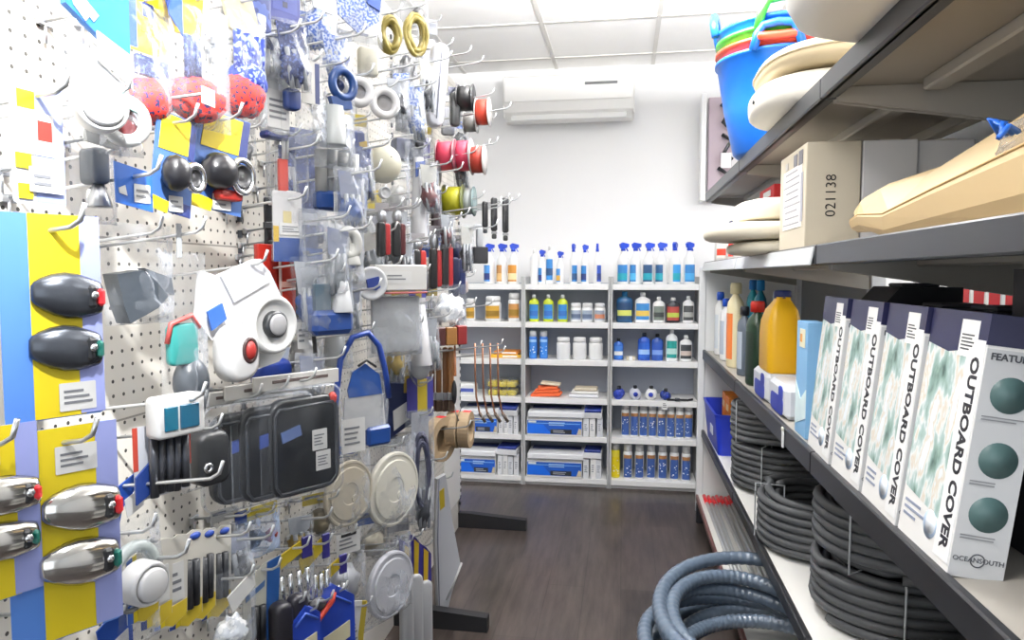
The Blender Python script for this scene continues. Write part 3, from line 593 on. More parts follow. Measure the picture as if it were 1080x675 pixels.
# goods at the far end of the middle shelf
for i, (x, y, z, w, h, c1, c2, s) in enumerate(((.47, 2.62, MZ, .085, .11, 'c8322e', 'f0eee8', 'red and white paint tin nearest the cream cushions'), (.475, 2.78, MZ, .08, .12, 'e9e6e2', 'b8b0c0', 'white tin with lilac label on the middle shelf'), (.47, 2.92, MZ, .08, .125, 'dcdce4', '8d8fb4', 'white tin with blue grey label on the middle shelf'), (.475, 3.12, MZ, .09, .13, 'd23a30', 'f2e8d8', 'red tin with cream label beside the brown carton'), (.47, 3.42, MZ, .1, .14, 'f0ece6', 'd2432f', 'white tin with red band at the far end of the middle shelf'))):
    bottle(s, (x, y, z + .0005), w, h, P('e6e4e0'), P(c1), P('d4d4d2', .3, .6), 'jar', 0, P(c2), name='paint_tin', cat='tin')
for x, y, z, sx, sy, sz, c, s in ((.56, 3.22, MZ, .1, .2, .19, 'a9825a', 'brown carton standing behind the paint tins'), (.60, 2.72, MZ, .12, .22, .20, 'c3b8a8', 'tan carton behind the white tins'), (.585, 2.72, MZ + .201, .14, .26, .055, 'c9252c', 'red box lying on the tan carton'), (.56, 3.20, MZ + .191, .12, .24, .05, 'b93a34', 'dull red box lying on the brown carton'), (.57, 3.52, MZ, .12, .2, .2, '5d6c9e', 'slate blue carton at the far end of the middle shelf')):
    t = thing('stock_carton', s, 'carton', (x, y, z + .0005)); obj('body', B(P(c, .6)).box(0, 0, sz / 2, sx, sy, sz, r=.002), t)
    b = B(WHITE); b.M = Matrix.Rotation(R(-90), 4, 'Z'); b.box(.01, -sx / 2 - .0006, sz * .55, sy * .5, .001, sz * .4); b.box(-sy * .3, -sx / 2 - .0008, sz * .3, sy * .2, .001, sz * .3, P('e8a03a')); obj('label_print', b, t)
# ---------------------------------------------------------------- lower shelf
LZ = .8965
for i, (x, y, w, h, c, lb, cp, kd, s) in enumerate((
        (.475, 3.60, .085, .31, 'f2f3f3', 'dfe6ee', '2458c8', 'flat', 'white bottle with blue cap farthest along the lower shelf'),
        (.47, 3.36, .085, .285, 'eceef0', 'b9c4d4', '2050c4', 'flat', 'white bottle with blue cap and grey stripes beside cream bottle'),
        (.475, 3.12, .115, .36, 'e9dfb9', 'e07a3a', 'e6dcb4', 'flat', 'tall cream bottle with orange label on the lower shelf'),
        (.47, 2.86, .085, .27, '59626e', 'aab4c0', '22252c', 'flat', 'dark grey bottle with silver stripes on the lower shelf'),
        (.475, 2.62, .12, .30, '14301f', '10261a', 'c8281e', 'flat', 'dark green bottle with red cap on the lower shelf'),
        (.62, 3.55, .09, .37, '2aa0b4', '2389b0', '1f7fd0', 'flat', 'teal bottle with blue cap in the rear row, farthest'),
        (.62, 3.36, .09, .37, '1f8aa8', '3aa8c0', '2590d8', 'flat', 'teal bottle with pale blue cap in the rear row, second'),
        (.60, 2.75, .1, .29, '1c1c20', '3a1820', '54202c', 'flat', 'black bottle with maroon cap behind the yellow jug'),
        (.62, 2.98, .1, .33, 'dadcdc', '6aa890', 'c4c8c8', 'flat', 'pale bottle with green label in the rear row'))):
    bottle(s, (x, y, LZ), w, h, P(c, .3), P(lb, .4), P(cp, .4), kd, R(-90), None, name='fluid_bottle', cat='bottle', neck=.36)
for i, (y, s) in enumerate(((2.34, 'blue and white pack under the yellow jug'), (2.08, 'blue and white pack beside the pale blue box'))):
    t = thing('wipes_pack', s, 'pack', (.50, y, LZ)); obj('body', B(P('dfe3ea', .4)).box(0, 0, .045, .13, .23, .09, r=.012), t)
    b = B(P('2036a4', .4)); b.M = Matrix.Rotation(R(-90), 4, 'Z'); b.prism(rrect(.16, .05, .02, 4, 0, .03), -.0665, -.0648); b.prism(rrect(.05, .04, .015, 4, .05, .065), -.0668, -.065); obj('blue_print', b, t)
bottle('bright yellow jug with navy cap standing on a blue and white pack', (.49, 2.32, LZ + .0905), .165, .255, P('f0b81c', .35), None, P('20306e'), 'jug', R(-90), None, name='oil_jug', cat='jug')
bottle('yellow jug with maroon cap in the rear row behind the pale blue box', (.63, 2.2, LZ), .15, .30, P('e2a818', .35), None, P('5a1c24'), 'jug', R(-90), None, name='oil_jug', cat='jug')
t = thing('pale_blue_box', 'slim pale blue box with sea picture beside the outboard cover boxes', 'box', (.455, 1.80, LZ), R(-90), None)
b = B(P('7fb2dc', .4)); b.box(0, 0, .14, .105, .045, .28, r=.001); obj('body', b, t)
b = B(P('d8ecf6', .5, vary=.2, scale=20)); b.prism([(-.05, .02), (.05, .05), (.05, .12), (.0, .09), (-.05, .13)], -.0236, -.0226); b.box(.005, -.0232, .24, .05, .001, .045, P('e9e4c8')); b.box(-.005, -.0236, .24, .02, .001, .02, P('e8a040')); obj('picture', b, t)
def picture_mat():
    m = bpy.data.materials.new('boat_picture'); m.use_nodes = True; nt = m.node_tree; b_ = nt.nodes['Principled BSDF']; N = nt.nodes.new; L = nt.links.new
    tc = N('ShaderNodeTexCoord'); mp = N('ShaderNodeMapping'); mp.inputs['Scale'].default_value = (2.2, 1, 1); L(tc.outputs['Object'], mp.inputs[0]); nz = N('ShaderNodeTexNoise'); nz.inputs['Scale'].default_value = 11; nz.inputs['Detail'].default_value = 4; nz.inputs['Distortion'].default_value = .15; L(mp.outputs[0], nz.inputs[0])
    cr = N('ShaderNodeValToRGB'); e = cr.color_ramp.elements
    e[0].position = .34; e[0].color = lin('3f5a54'); e[1].position = .66; e[1].color = lin('eceff0')
    for p, c in ((.42, '8ba89f'), (.48, 'a9c2bf'), (.52, 'e4e8e8'), (.56, 'd8cdbb'), (.59, 'e2eaf0')): k = e.new(p); k.color = lin(c)
    L(nz.outputs['Fac'], cr.inputs[0]); L(cr.outputs[0], b_.inputs['Base Color']); b_.inputs['Roughness'].default_value = .35; return m
PIC = picture_mat(); BXW, BXD, BXH = .168, .068, .345
NV = P('25264a', .35)
bl = ['nearest outboard cover box, its grey features side facing out', 'second outboard cover box from the near end of the lower shelf', 'third outboard cover box from the near end of the lower shelf', 'fourth outboard cover box, beside the slim pale blue box']
for i, y in enumerate((1.058, 1.233, 1.412, 1.60)):
    # hinged about the front bottom edge, leaning back from the aisle
    t = thing('outboard_cover_box', bl[i], 'box', (.421, y, LZ + .001), R(-90), 'outboard cover boxes'); t.rotation_euler = Euler((R(-7.0 + .6 * i), 0, R(-90 - 1.5 * (i % 2))))
    w = BXW + (.012 if i == 3 else 0)
    obj('body', B(P('e9e8e6', .4)).box(0, BXD / 2, BXH / 2, w, BXD, BXH, r=.001), t)
    b = B(NV); b.box(0, BXD / 2 - .0002, BXH - .019, w + .0016, BXD + .0016, .040); b.prism([(-w / 2, BXH - .039), (w * .18, BXH - .039), (w * .14, BXH - .052), (-w * .1, BXH - .058), (-w / 2, BXH - .05)], -.0009, .001); obj('navy_top_band', b, t)
    b = B(PIC); b.prism([(-w / 2 + .001, .075), (w * .22, .06), (w * .22, BXH - .06), (w * .1, BXH - .04), (-w / 2 + .001, BXH - .045)], -.0006, .001); b.lathe([(.02, 0), (.02, .0009)], 24, P('bcd0ea'), 'y', (w * .1, .0, .045)); b.lathe([(.015, 0), (.015, .0013)], 24, P('e4ebf4'), 'y', (w * .1 + .003, .0, .047)); lines(b, -w * .42, -w * .02, .06, .03, -.0007, 3, P('8a93a8')); obj('boat_picture', b, t)
    b = B(WHITE); b.box(w * .36, -.0007, BXH * .47, w * .26, .001, BXH * .86)
    b.text('OUTBOARD COVER', .0285, Matrix.Translation((w * .375, -.0014, BXH * .46)) @ FRONT @ Matrix.Rotation(R(-90), 4, 'Z'), P('24242c'), bold=.0009); obj('title_strip', b, t)
    b = B(CARDW); b.box(w * .22, -.0012, BXH - .035, .048, .0012, .05); lines(b, w * .22 - .018, w * .22 + .018, BXH - .028, BXH - .052, -.002, 5); obj('price_sticker', b, t)
    b = B(P('c9cacc', .5)); b.M = Matrix.Translation((w / 2 + .0003, BXD / 2, 0)) @ Matrix.Rotation(R(90), 4, 'Z')
    b.box(0, 0, BXH * .44, BXD * .98, .0012, BXH * .87)
    b.text('FEATURES', .0125, Matrix.Translation((0, -.001, BXH - .053)) @ FRONT, INK, bold=.0003)
    for j, z in enumerate((.245, .160, .088)):
        b.lathe([(.0235, 0), (.0235, .0012)], 28, P('4f6a6a', .4, vary=.2, scale=40), 'y', (.002, 0, z)); lines(b, -.027, .027, z - .028, z - .036, -.0012, 2, P('8c8d90'))
    b.text('OCEANSOUTH', .0092, Matrix.Translation((0, -.001, .026)) @ FRONT, INK); b.ring(.0085, .0009, (-.001, -.001, .026), m=INK, n=20, k=5)
    obj('features_side', b, t)['label'] = 'grey side with three round teal pictures'
for i, (x, y, sx, sy, h, sl, s) in enumerate(((.645, 1.06, .17, .13, .402, 0, 'tall black padded case behind the nearest outboard cover box'), (.61, 1.26, .15, .17, .335, .03, 'black slanted case behind the second outboard cover box'), (.61, 1.45, .16, .17, .332, .03, 'black slanted case behind the third outboard cover box'), (.61, 1.64, .15, .16, .368, .03, 'black slanted case behind the fourth outboard cover box'))):
    t = thing('padded_case', s, 'case', (x, y, LZ)); b = B(P('17181d', .55)); b.prism([(-sx / 2, 0), (sx / 2, 0), (sx / 2, h), (-sx / 2 + sl, h), (-sx / 2, h - sl * 1.2)], -sy / 2, sy / 2); obj('body', b, t)
    f = B(P('3a3b40', .5)); f.box(.01, 0, h + .004, sx * .5, sy * .5, .008, r=.003); obj('flap', f, t); z_ = B(P('8c8e92', .3, .8)); z_.tube([(-sx / 2 - .002, -sy / 2 + .01, h * .8), (-sx / 2 - .002, sy / 2 - .01, h * .8)], .002, 5); obj('zip', z_, t)
t = thing('price_tag', 'small white tag hooked on the lower shelf lip beside outboard cover boxes', 'tag', (XS - .002, 1.86, .885), R(-90)); b = B(WHITE); b.prism([(-.006, -.035), (.008, -.035), (.010, .0), (.004, .012), (-.008, .01)], -.004, -.001); obj('paper', b, t); obj('clip', B(P('d8d6c8', .3)).box(0, -.003, .012, .014, .006, .01, r=.002), t)
# ---------------------------------------------------------------- hose shelf
HZ = .4735
def coil(label, x, y, z, R_, turns, layers, r, col, group, ties=3, seed=0, loose=.004, rough=.5):
    t = thing('hose_coil', label, 'hose', (x, y, z), R(seed * 50), group); rr = random.Random(seed); pts = []; n = 34
    tot = turns * layers
    for k in range(tot * n + 1):
        tn = k / n; L_ = int(min(tn, tot - .001) // turns); q = tn - L_ * turns; zz = q if L_ % 2 == 0 else turns - q
        a = 2 * math.pi * tn; rad = R_ - r - L_ * r * 1.9 + loose * noise.noise(Vector((math.cos(a), math.sin(a), tn * .9 + seed)))
        pts.append((rad * math.cos(a), rad * math.sin(a), r + zz * r * 1.93 + .006 * noise.noise(Vector((math.cos(a) * 1.3, math.sin(a) * 1.3, seed + 9.1))) + .006))
    obj('hose', B(P(col, rough, vary=.15, scale=12)).tube(pts, r, 7), t)
    H_ = turns * r * 1.93 + 2 * r; wd = layers * r * 1.9 + r
    for i in range(ties):
        a = 2 * math.pi * (i / ties + .1 * seed) + 2.6; b = B(P('b9bcc0', .4)); b.M = Matrix.Rotation(a, 4, 'Z')
        b.tube([(R_ + .003, 0, .003), (R_ + .003, 0, H_ + .004), (R_ - wd, 0, H_ + .004), (R_ - wd, 0, .003)], .0025, 5, closed=True); obj('tie', b, t)
    return t
GH = '4b4d50'
coil('grey black hose coil, lower one of the stack farthest along the shelf', .62, 2.80, HZ, .20, 7, 3, .0118, GH, 'grey black hose coils', 3, 1)
coil('grey black hose coil, upper one of the stack farthest along the shelf', .615, 2.81, HZ + .178, .198, 6, 3, .0118, '55575a', 'grey black hose coils', 3, 2)
coil('grey black hose coil standing alone between the two taller stacks', .605, 2.20, HZ, .195, 6, 3, .0122, GH, 'grey black hose coils', 3, 3)
coil('grey black hose coil, lower one of the nearer stack with two ties', .66, 1.76, HZ, .20, 5, 3, .0122, '47494c', 'grey black hose coils', 3, 4)
coil('grey black hose coil, upper one of the nearer stack', .665, 1.765, HZ + .142, .202, 5, 3, .0122, '4e5053', 'grey black hose coils', 3, 5)
coil('low dark hose coil nearest along the hose shelf', .64, 1.28, HZ, .20, 3, 3, .0122, '404245', 'grey black hose coils', 3, 6)
t = thing('storage_bin', 'open blue plastic bin at the far end of the hose shelf', 'bin', (.525, 3.45, HZ))
b = B(P('1b34b4', .4)); b.loft([[(p[0], p[1], 0) for p in rrect(.19, .42, .02)], [(p[0], p[1], .17) for p in rrect(.225, .47, .025)], [(p[0], p[1], .19) for p in rrect(.235, .485, .025)], [(p[0], p[1], .19) for p in rrect(.215, .46, .022)], [(p[0], p[1], .012) for p in rrect(.175, .40, .018)]], sm=False); obj('bin', b, t)
obj('label_holder', B(P('dfe3ee', .4)).box(-.108, -.06, .09, .003, .09, .04), t)
for i, (y, s) in enumerate(((3.34, 'orange carton standing in the blue bin, nearer one'), (3.46, 'orange carton standing in the blue bin, farther one'))):
    t = thing('small_carton', s, 'carton', (.53, y, HZ + .0135)); obj('body', B(P('e8862e', .5)).box(0, 0, .12, .1, .1, .24, r=.002), t); obj('label_print', B(P('f4d8a8')).box(-.0508, 0, .19, .001, .07, .03), t)
# rods on the base deck
DZ = .1305
for i in range(7):
    t = thing('metal_rod', 'grey metal rod with red end cap, %s from the aisle on the base deck' % ORD[i], 'rod', (.425 + .021 * i, 3.70 - .012 * (i % 3), DZ + .009), R(rnd.uniform(-.5, .8)), 'red capped rods')
    obj('rod', B(P('c6c9cb', .35, .3)).tube([(0, 0, 0), (.0, -1.3, 0)], .0075, 8), t); obj('end_cap', B(RED).tube([(0, .01, 0), (0, -.11, 0)], .0095, 8), t)
# big ribbed suction hose
t = thing('suction_hose', 'big coil of ribbed blue grey suction hose spilling off the base deck', 'hose', (.38, 1.98, DZ), 0, None)
pts = []; rad = []; n = 300; turns = 7
for k in range(turns * n + 1):
    tn = k / n; a = 2 * math.pi * tn + .6; L_ = int(min(tn, turns - .01)); ph = tn / turns
    rr_ = .295 - .030 * (L_ % 3) + .035 * math.sin(a * 1.0 + tn * 1.1) * .6 - .02 * ph + .015 * math.sin(tn * 2.4)
    z = .03 + .20 * ph + .022 * math.sin(a + 1.1 * tn)
    pts.append((rr_ * math.cos(a), rr_ * 1.22 * math.sin(a), max(z, .026))); rad.append(.0208 + (.0014 if k % 4 < 2 else 0))
obj('hose', B(P('5f6d7e', .3, vary=.12, scale=20, coat=.4)).tube(pts, rad, 10), t)
obj('end_cuff', B(P('55606d', .4)).tube([pts[-1], tuple(Vector(pts[-1]) + (Vector(pts[-1]) - Vector(pts[-3])).normalized() * .06)], .0265, 12), t)
t = thing('product_box', 'dark blue box with red and white emblem below the outboard cover boxes', 'box', (.52, .98, HZ), 0)
obj('body', B(P('14225c', .4)).box(0, 0, .11, .16, .24, .22, r=.002), t); b = B(WHITE); b.M = Matrix.Translation((.03, 0, .2205)) @ Matrix.Rotation(R(-90), 4, 'X'); b.prism(rrect(.09, .07, .02), -.001, 0); b.prism(rrect(.06, .045, .012), -.002, -.0005, RED); obj('emblem', b, t); b = B(P('1c3fae', .4)); b.box(-.0805, 0, .2, .001, .22, .02); obj('edge_band', b, t)
# boxes on the far wall seen through the shelving
t = thing('wall_shelf', 'bright wall shelf seen through the gap over the outboard cover boxes', 'shelf', (1.36, 2.8, 1.06)); obj('board', B(SHW).box(0, 0, -.015, .36, 2.2, .03), t); 
for y in (1.9, 2.8, 3.7): b = B(SHG); b.prism([(-.15, -.03), (.18, -.03), (.18, -.25)], y - 2.8 - .01, y - 2.8 + .01); obj('bracket', b, t)
obj('standard', B(SHG).box(.19, 0, -.52, .03, 2.2, 1.08), t)
for i in range(9):
    y = 2.35 + .105 * i
    t = thing('red_white_box', 'red and white box, %s of the row on the bright wall shelf' % ORD[i], 'box', (1.27, y, 1.061), R(-90), 'red and white boxes beyond the shelving')
    obj('body', B(CARDW).box(0, 0, .11, .085, .1, .22, r=.002), t); obj('red_print', B(RED).box(0, -.0506, .15, .07, .001, .06), t); b = B(RED); b.box(0, -.0506, .05, .08, .001, .03); obj('red_band', b, t)
# ================================================================= GOODS HANGING ON THE PEGBOARD
def two(h1, h2, scale=40., rough=.6, cut=.5, stretch=(1, 1, 1)):
    """two-coloured print or braid"""
    k = ('two', h1, h2, scale, rough, cut, stretch)
    if k in _mats: return _mats[k]
    m = bpy.data.materials.new('print_' + h1); m.use_nodes = True; nt = m.node_tree; b_ = nt.nodes['Principled BSDF']; N = nt.nodes.new; L = nt.links.new
    tc = N('ShaderNodeTexCoord'); mp = N('ShaderNodeMapping'); mp.inputs['Scale'].default_value = stretch; L(tc.outputs['Object'], mp.inputs[0])
    nz = N('ShaderNodeTexNoise'); nz.inputs['Scale'].default_value = scale; nz.inputs['Detail'].default_value = 2; L(mp.outputs[0], nz.inputs[0])
    cr = N('ShaderNodeValToRGB'); cr.color_ramp.interpolation = 'CONSTANT'; e = cr.color_ramp.elements; e[0].color = lin(h1); e[1].position = cut; e[1].color = lin(h2)
    L(nz.outputs['Fac'], cr.inputs[0]); L(cr.outputs[0], b_.inputs['Base Color']); b_.inputs['Roughness'].default_value = rough
    _mats[k] = m; return m
_P = P
def P(h, *a, **k):  # dimmer light on the hanging goods put into their colours by darkening them
    c = [int(h[i:i + 2], 16) for i in (0, 2, 4)]; return _P('%02x%02x%02x' % tuple(int(v * .79) for v in c), *a, **k)
WHITE, CARDW = P('f1f2f2', .4), P('f4f4f2', .6)
def MT(c, **k): return P(c, **k) if isinstance(c, str) else c
HOOKS = []
def hook(p, label, tip=.035, double=False, length=None):
    """steel wire hook plugged into the perforated panel, rising gently and bent up at its end"""
    x0, x1, y, z = PX, p.x + tip, p.y, p.z; rise = .13 * (x1 - x0); z0 = z - .012 - .13 * (p.x - x0)
    h = thing('peg_hook', label, 'hook', (x0, y, z0), 0, 'steel wire peg hooks'); L_ = x1 - x0
    b = B(WIRE); b.tube([(0, 0, 0), (L_ * .5, 0, rise * .5), (L_ - .012, 0, rise - .002), (L_, 0, rise + .005), (L_ + .006, 0, rise + .022)], .0026, 7); obj('wire', b, h)
    c = B(WIRE); c.box(.003, 0, .0, .006, .026, .012, r=.001); c.tube([(.004, 0, 0), (.004, 0, -.03)], .0024, 6); obj('back_clip', c, h)
    if double:
        d = B(WIRE); d.tube([(0, 0, .035), (L_ * .6, 0, .035 + rise * .7), (L_ + .02, 0, .035 + rise)], .0022, 6); d.box(L_ + .022, 0, .03 + rise, .002, .03, .024, CARDW); obj('tag_arm', d, h)
    return h
def bagmesh(x0, z0, x1, z1, d, m, seed, nu=10, nv=12, pinch=.55):
    b = B(m); w = x1 - x0; h = z0 - z1
    for sgn in (-1, 1):
        def fn(u, v):
            e = math.sin(math.pi * min(max(u, 0), 1)) ** .6; f = (math.sin(math.pi * min(.5, v * pinch)) if v < .9 else (1 - v) * 9.9 * math.sin(math.pi * min(.5, .9 * pinch)))
            q = noise.noise(Vector((u * 4 + seed, v * 5, sgn * 2.))); q2 = noise.noise(Vector((u * 9, v * 9 + seed, sgn * 3.)))
            ed = .03 * noise.noise(Vector((seed, v * 6, 4.))) * w
            x = x0 + w * u + (ed if u < .5 else -ed) + .02 * w * q; return (x, sgn * (d / 2 * e * f * (1 + .5 * q + .25 * q2) + .0006), z0 - h * v + .012 * h * q * (v > 0))
        b.grid((lambda u, v: fn(u, v)) if sgn < 0 else (lambda u, v: fn(1 - u, v)), nu, nv, m)
    return b
CNT = [0]
def element(e, root, w, h, top):
    """one part of a hanging item; positions are fractions of its width (from the left) and height (from the top)"""
    part, kd = e[0], e[1]; a = e[2:]; X = lambda f: (f - .5) * w; Z = lambda f: -f * h; o = None; CNT[0] += 1; sd = CNT[0] * 1.7
    if kd == 'card':
        x0, z0, x1, z1, col = a[:5]; b = B(MT(col)); ww, hh = (x1 - x0) * w, (z1 - z0) * h
        y = a[6] if len(a) > 6 else 0
        b.prism(rrect(ww, hh, min(ww, hh) * .06, 3, X((x0 + x1) / 2), Z((z0 + z1) / 2)), y - .0008, y + .0008)
        for i, (p0, q0, p1, q1, c) in enumerate(a[5] if len(a) > 5 else ()):
            b.prism(rrect((p1 - p0) * w, (q1 - q0) * h, min(p1 - p0, q1 - q0) * .02 * w, 2, X((p0 + p1) / 2), Z((q0 + q1) / 2)), y - .0011 - .0003 * i, y - .0007, MT(c))
        o = obj(part, b, root)
    elif kd == 'poly':
        pts, col, y0, y1 = a; o = obj(part, B(MT(col)).prism([(X(p), Z(q)) for p, q in pts], y0, y1), root)
    elif kd == 'bag':
        x0, z0, x1, z1, d = a[:5]; m = a[5] if len(a) > 5 else BAG
        o = obj(part, bagmesh(X(x0), Z(z0), X(x1), Z(z1), d, m, sd), root)
    elif kd == 'box':
        x0, z0, x1, z1, y0, y1, col = a[:7]; o = obj(part, B(MT(col)).box(X((x0 + x1) / 2), (y0 + y1) / 2, Z((z0 + z1) / 2), (x1 - x0) * w, abs(y1 - y0), (z1 - z0) * h, r=a[7] if len(a) > 7 else .001), root)
    elif kd == 'rr':
        x0, z0, x1, z1, y0, y1, col, rf = a; ww, hh = (x1 - x0) * w, (z1 - z0) * h; rr = min(ww, hh) * rf; b = B(MT(col)); cx, cz = X((x0 + x1) / 2), Z((z0 + z1) / 2); k = min(rr * .5, abs(y1 - y0) * .35)
        def rg(d, y): return [(p[0], y, p[1]) for p in rrect(ww - 2 * d, hh - 2 * d, max(rr - d, .0005), 5, cx, cz)]
        b.loft([rg(k, y0), rg(k * .3, y0 + k * .3), rg(0, y0 + k), rg(0, y1 - k * .3), rg(k * .3, y1)]); o = obj(part, b, root)
    elif kd == 'disc':
        cx, cz, r, d, col = a[:5]; r = r * w if r > 0 else -r * h; b = B(MT(col)); b.lathe([(r * .9, -d / 2), (r, -d * .35), (r, d * .3), (r * .9, d / 2), (r * .80, d * .42), (r * .74, d * .2), (r * .3, d * .22), (r * .05, d * .3)], 32, ax='y', at=(X(cx), a[5] if len(a) > 5 else -.01, Z(cz)))
        if len(a) > 6: c2, r2 = a[6], a[7]; yy = a[5]; b.lathe([(r2 * r, d * .2), (r2 * r, d * .55), (r2 * r * .85, d * .62)], 28, MT(c2), 'y', (X(cx), yy, Z(cz)))
        if len(a) > 8: b.lathe([(a[9] * r, d * .5), (a[9] * r, d * .68), (a[9] * r * .8, d * .75)], 28, MT(a[8]), 'y', (X(cx), a[5], Z(cz)))
        o = obj(part, b, root)
    elif kd == 'plate':
        cx, cz, r, d, col, y = a; r = -r * h; b = B(MT(col)); b.lathe([(r * .96, -d / 2), (r, -d * .3), (r, d * .1), (r * .985, d * .3), (r * .93, d * .34), (r * .90, d * .22), (r * .80, d * .22), (r * .78, d * .42), (r * .34, d * .46), (r * .32, d * .34), (r * .02, d * .36)], 36, ax='y', at=(X(cx), y, Z(cz)), sm=False); b.lathe([(r * .13, d * .3), (r * .13, d * .42), (r * .10, d * .42)], 16, ax='y', at=(X(cx) + r * .2, y, Z(cz) - r * .2))
        o = obj(part, b, root)
    elif kd == 'ring':
        cx, cz, R_, r, col = a[:5]; o = obj(part, B(MT(col)).ring(R_ * w, r, (X(cx), a[5] if len(a) > 5 else -.008, Z(cz)), sz=a[6] if len(a) > 6 else 1.), root)
    elif kd == 'ball':
        cx, cz, rx, rz, col = a[:5]; rg = a[5] if len(a) > 5 else 0; y = a[6] if len(a) > 6 else 0
        o = obj(part, B(MT(col)).ball(X(cx), y, Z(cz), rx * w, min(rx * w, rz * h) * .85, rz * h, rough=rg, seed=sd, n=24, k=14), root)
    elif kd == 'spool':
        cx, cz, R_, ln, col, fc = a[:6]; y = a[6] if len(a) > 6 else 0; R_ *= h; b = B(MT(fc)); at = (X(cx), y, Z(cz))
        for s in (-1, 1): b = B(MT(fc)); b.lathe([(R_ * .3, s * ln / 2 - .001), (R_, s * ln / 2 - .001), (R_, s * ln / 2 + .001), (R_ * .3, s * ln / 2 + .001)], 28, ax='y', at=at); s_ = obj(part, b, root)
        obj('winding', B(MT(col)).lathe([(R_ * .86, -ln / 2 + .0012), (R_ * .88, 0), (R_ * .86, ln / 2 - .0012)], 28, ax='y', at=at), root); o = s_
    elif kd == 'roll':
        cx, cz, R_, ln, col = a[:5]; y = a[5] if len(a) > 5 else 0; R_ *= h; at = (X(cx), y, Z(cz)); b = B(MT(col)); b.lathe([(R_ * .62, -ln / 2), (R_, -ln / 2), (R_, ln / 2), (R_ * .62, ln / 2), (R_ * .62, -ln / 2 + .0001)], 30, ax='y', at=at, sm=False); o = obj(part, b, root)
    elif kd == 'dome':
        x0, z0, x1, z1, col, lens = a; x0, x1, z0, z1 = X(x0), X(x1), Z(z0), Z(z1); L_ = x1 - x0; zc = (z0 + z1) / 2; hh = (z0 - z1) / 2; b = B(MT(col)); rg = []
        for f, s in ((0, .30), (.04, .48), (.14, .68), (.30, .88), (.48, 1.), (.66, .98), (.82, .86), (.96, .74), (1, .66)):
            rg.append([(x0 + L_ * f, -.0035 - max(0, math.sin(t)) * hh * .62 * s, zc + math.cos(t) * hh * s - (f - .5) * hh * .25) for t in [math.pi * 2 * i / 20 for i in range(20)]])
        b.loft(rg); o = obj(part, b, root)
        l = B(MT(lens)); l.box(x1 - L_ * .055, -hh * .50, zc - hh * .10, L_ * .11, hh * .62, hh * .78, r=.003); obj('lens', l, o)['label'] = 'coloured lens window'
        k = B(BLACK); k.box(x1 - L_ * .18, -hh * .46, zc - hh * .07, L_ * .15, hh * .64, hh * 1.0, r=.003); k.lathe([(.004, .0), (.004, .002), (.002, .003)], 10, CHROME, 'y', (x1 - L_ * .17, -hh * .78, zc)); obj('lens_mask', k, o)
    elif kd == 'tubes':
        x0, z0, x1, z1, n, r, col = a[:7]; b = B(MT(col)); y = a[7] if len(a) > 7 else -.006; sk = a[8] if len(a) > 8 else 0
        for i in range(n):
            f = (i + .5) / n; xx = X(x0 + (x1 - x0) * f); b.tube([(xx, y, Z(z0 + .03 * rnd.random())), (xx + sk * w, y + .004 * (i % 2), Z(z1 - .03 * rnd.random()))], r, 8)
        o = obj(part, b, root)
    elif kd == 'hank':
        cx, cz, rx, rz, n, r, col = a[:7]; b = B(MT(col)); pts = []
        for i in range(n * 22 + 1):
            t = 2 * math.pi * i / 22; k = 1 - .35 * (i / 22) / n + .06 * noise.noise(Vector((i * .13, sd, 0))); pts.append((X(cx) + rx * w * math.cos(t) * k, -.012 + .02 * noise.noise(Vector((i * .21, 0, sd))), Z(cz) + rz * h * math.sin(t) * k))
        b.tube(pts, r, 6); o = obj(part, b, root)
    elif kd == 'sticker':
        x0, z0, x1, z1, y = a[:5]; b = B(CARDW); b.prism(rrect((x1 - x0) * w, (z1 - z0) * h, .001, 2, X((x0 + x1) / 2), Z((z0 + z1) / 2)), y - .0006, y); n = a[5] if len(a) > 5 else 3
        lines(b, X(x0 + .12 * (x1 - x0)), X(x1 - .1 * (x1 - x0)), Z(z0 + .2 * (z1 - z0)), Z(z1 - .2 * (z1 - z0)), y - .0009, n, P('8b8d94')); o = obj(part, b, root)
    elif kd == 'cable':
        pts, r, col = a[:3]; o = obj(part, B(MT(col)).tube([(X(p[0]), p[2], Z(p[1])) for p in pts], r, 7), root)
    elif kd == 'cone':
        cx, z0, z1, r0, r1, col = a[:6]; o = obj(part, B(MT(col)).lathe([(r1 * w, Z(z1)), (r1 * w, Z(z1) + .002), (r0 * w, Z(z0))], 20, at=(X(cx), a[6] if len(a) > 6 else -.01, 0)), root)
    return o
def G(name, cat, label, u0, v0, u1, v1, x, a, parts, hk=True, tip=.035, double=False, group=None, lean=0):
    pc = hit((u0 + u1) / 2, (v0 + v1) / 2, 0, x); n = Vector((math.cos(R(a)), -math.sin(R(a)), 0)); vc = (v0 + v1) / 2
    p0, p1 = hitp(u0, vc, pc, n), hitp(u1, vc, pc, n); w = (p1 - p0).length; zt = hitp((u0 + u1) / 2, v0, pc, n).z; h = zt - hitp((u0 + u1) / 2, v1, pc, n).z
    c = (p0 + p1) / 2
    if min(p0.x, p1.x) < PX + .004: s = PX + .006 - min(p0.x, p1.x); c.x += s
    t = thing(name, label, cat, (c.x, c.y, zt), R(90 - a), group)
    if lean: t.rotation_euler = Euler((0, R(lean), R(90 - a)))
    for e in parts: element(e, t, w, h, zt)
    if hk: (len(label.split()) > 14 and print('LONG', label)); hook(Vector((c.x, c.y, zt - .004)), 'hook for ' + label, tip, double)
    return t
ROPE = two('d8352b', '2a2450', 170, .7, .57); ROPEB = two('223a9a', '8fa0d8', 110, .7, .55); PATT = two('a4adc2', '3f5a9e', 170, .5, .5); NPAT = two('1e2a58', '4f6098', 190, .5, .58); PBLU = two('4b80dc', '5f93e6', 160, .5, .55)
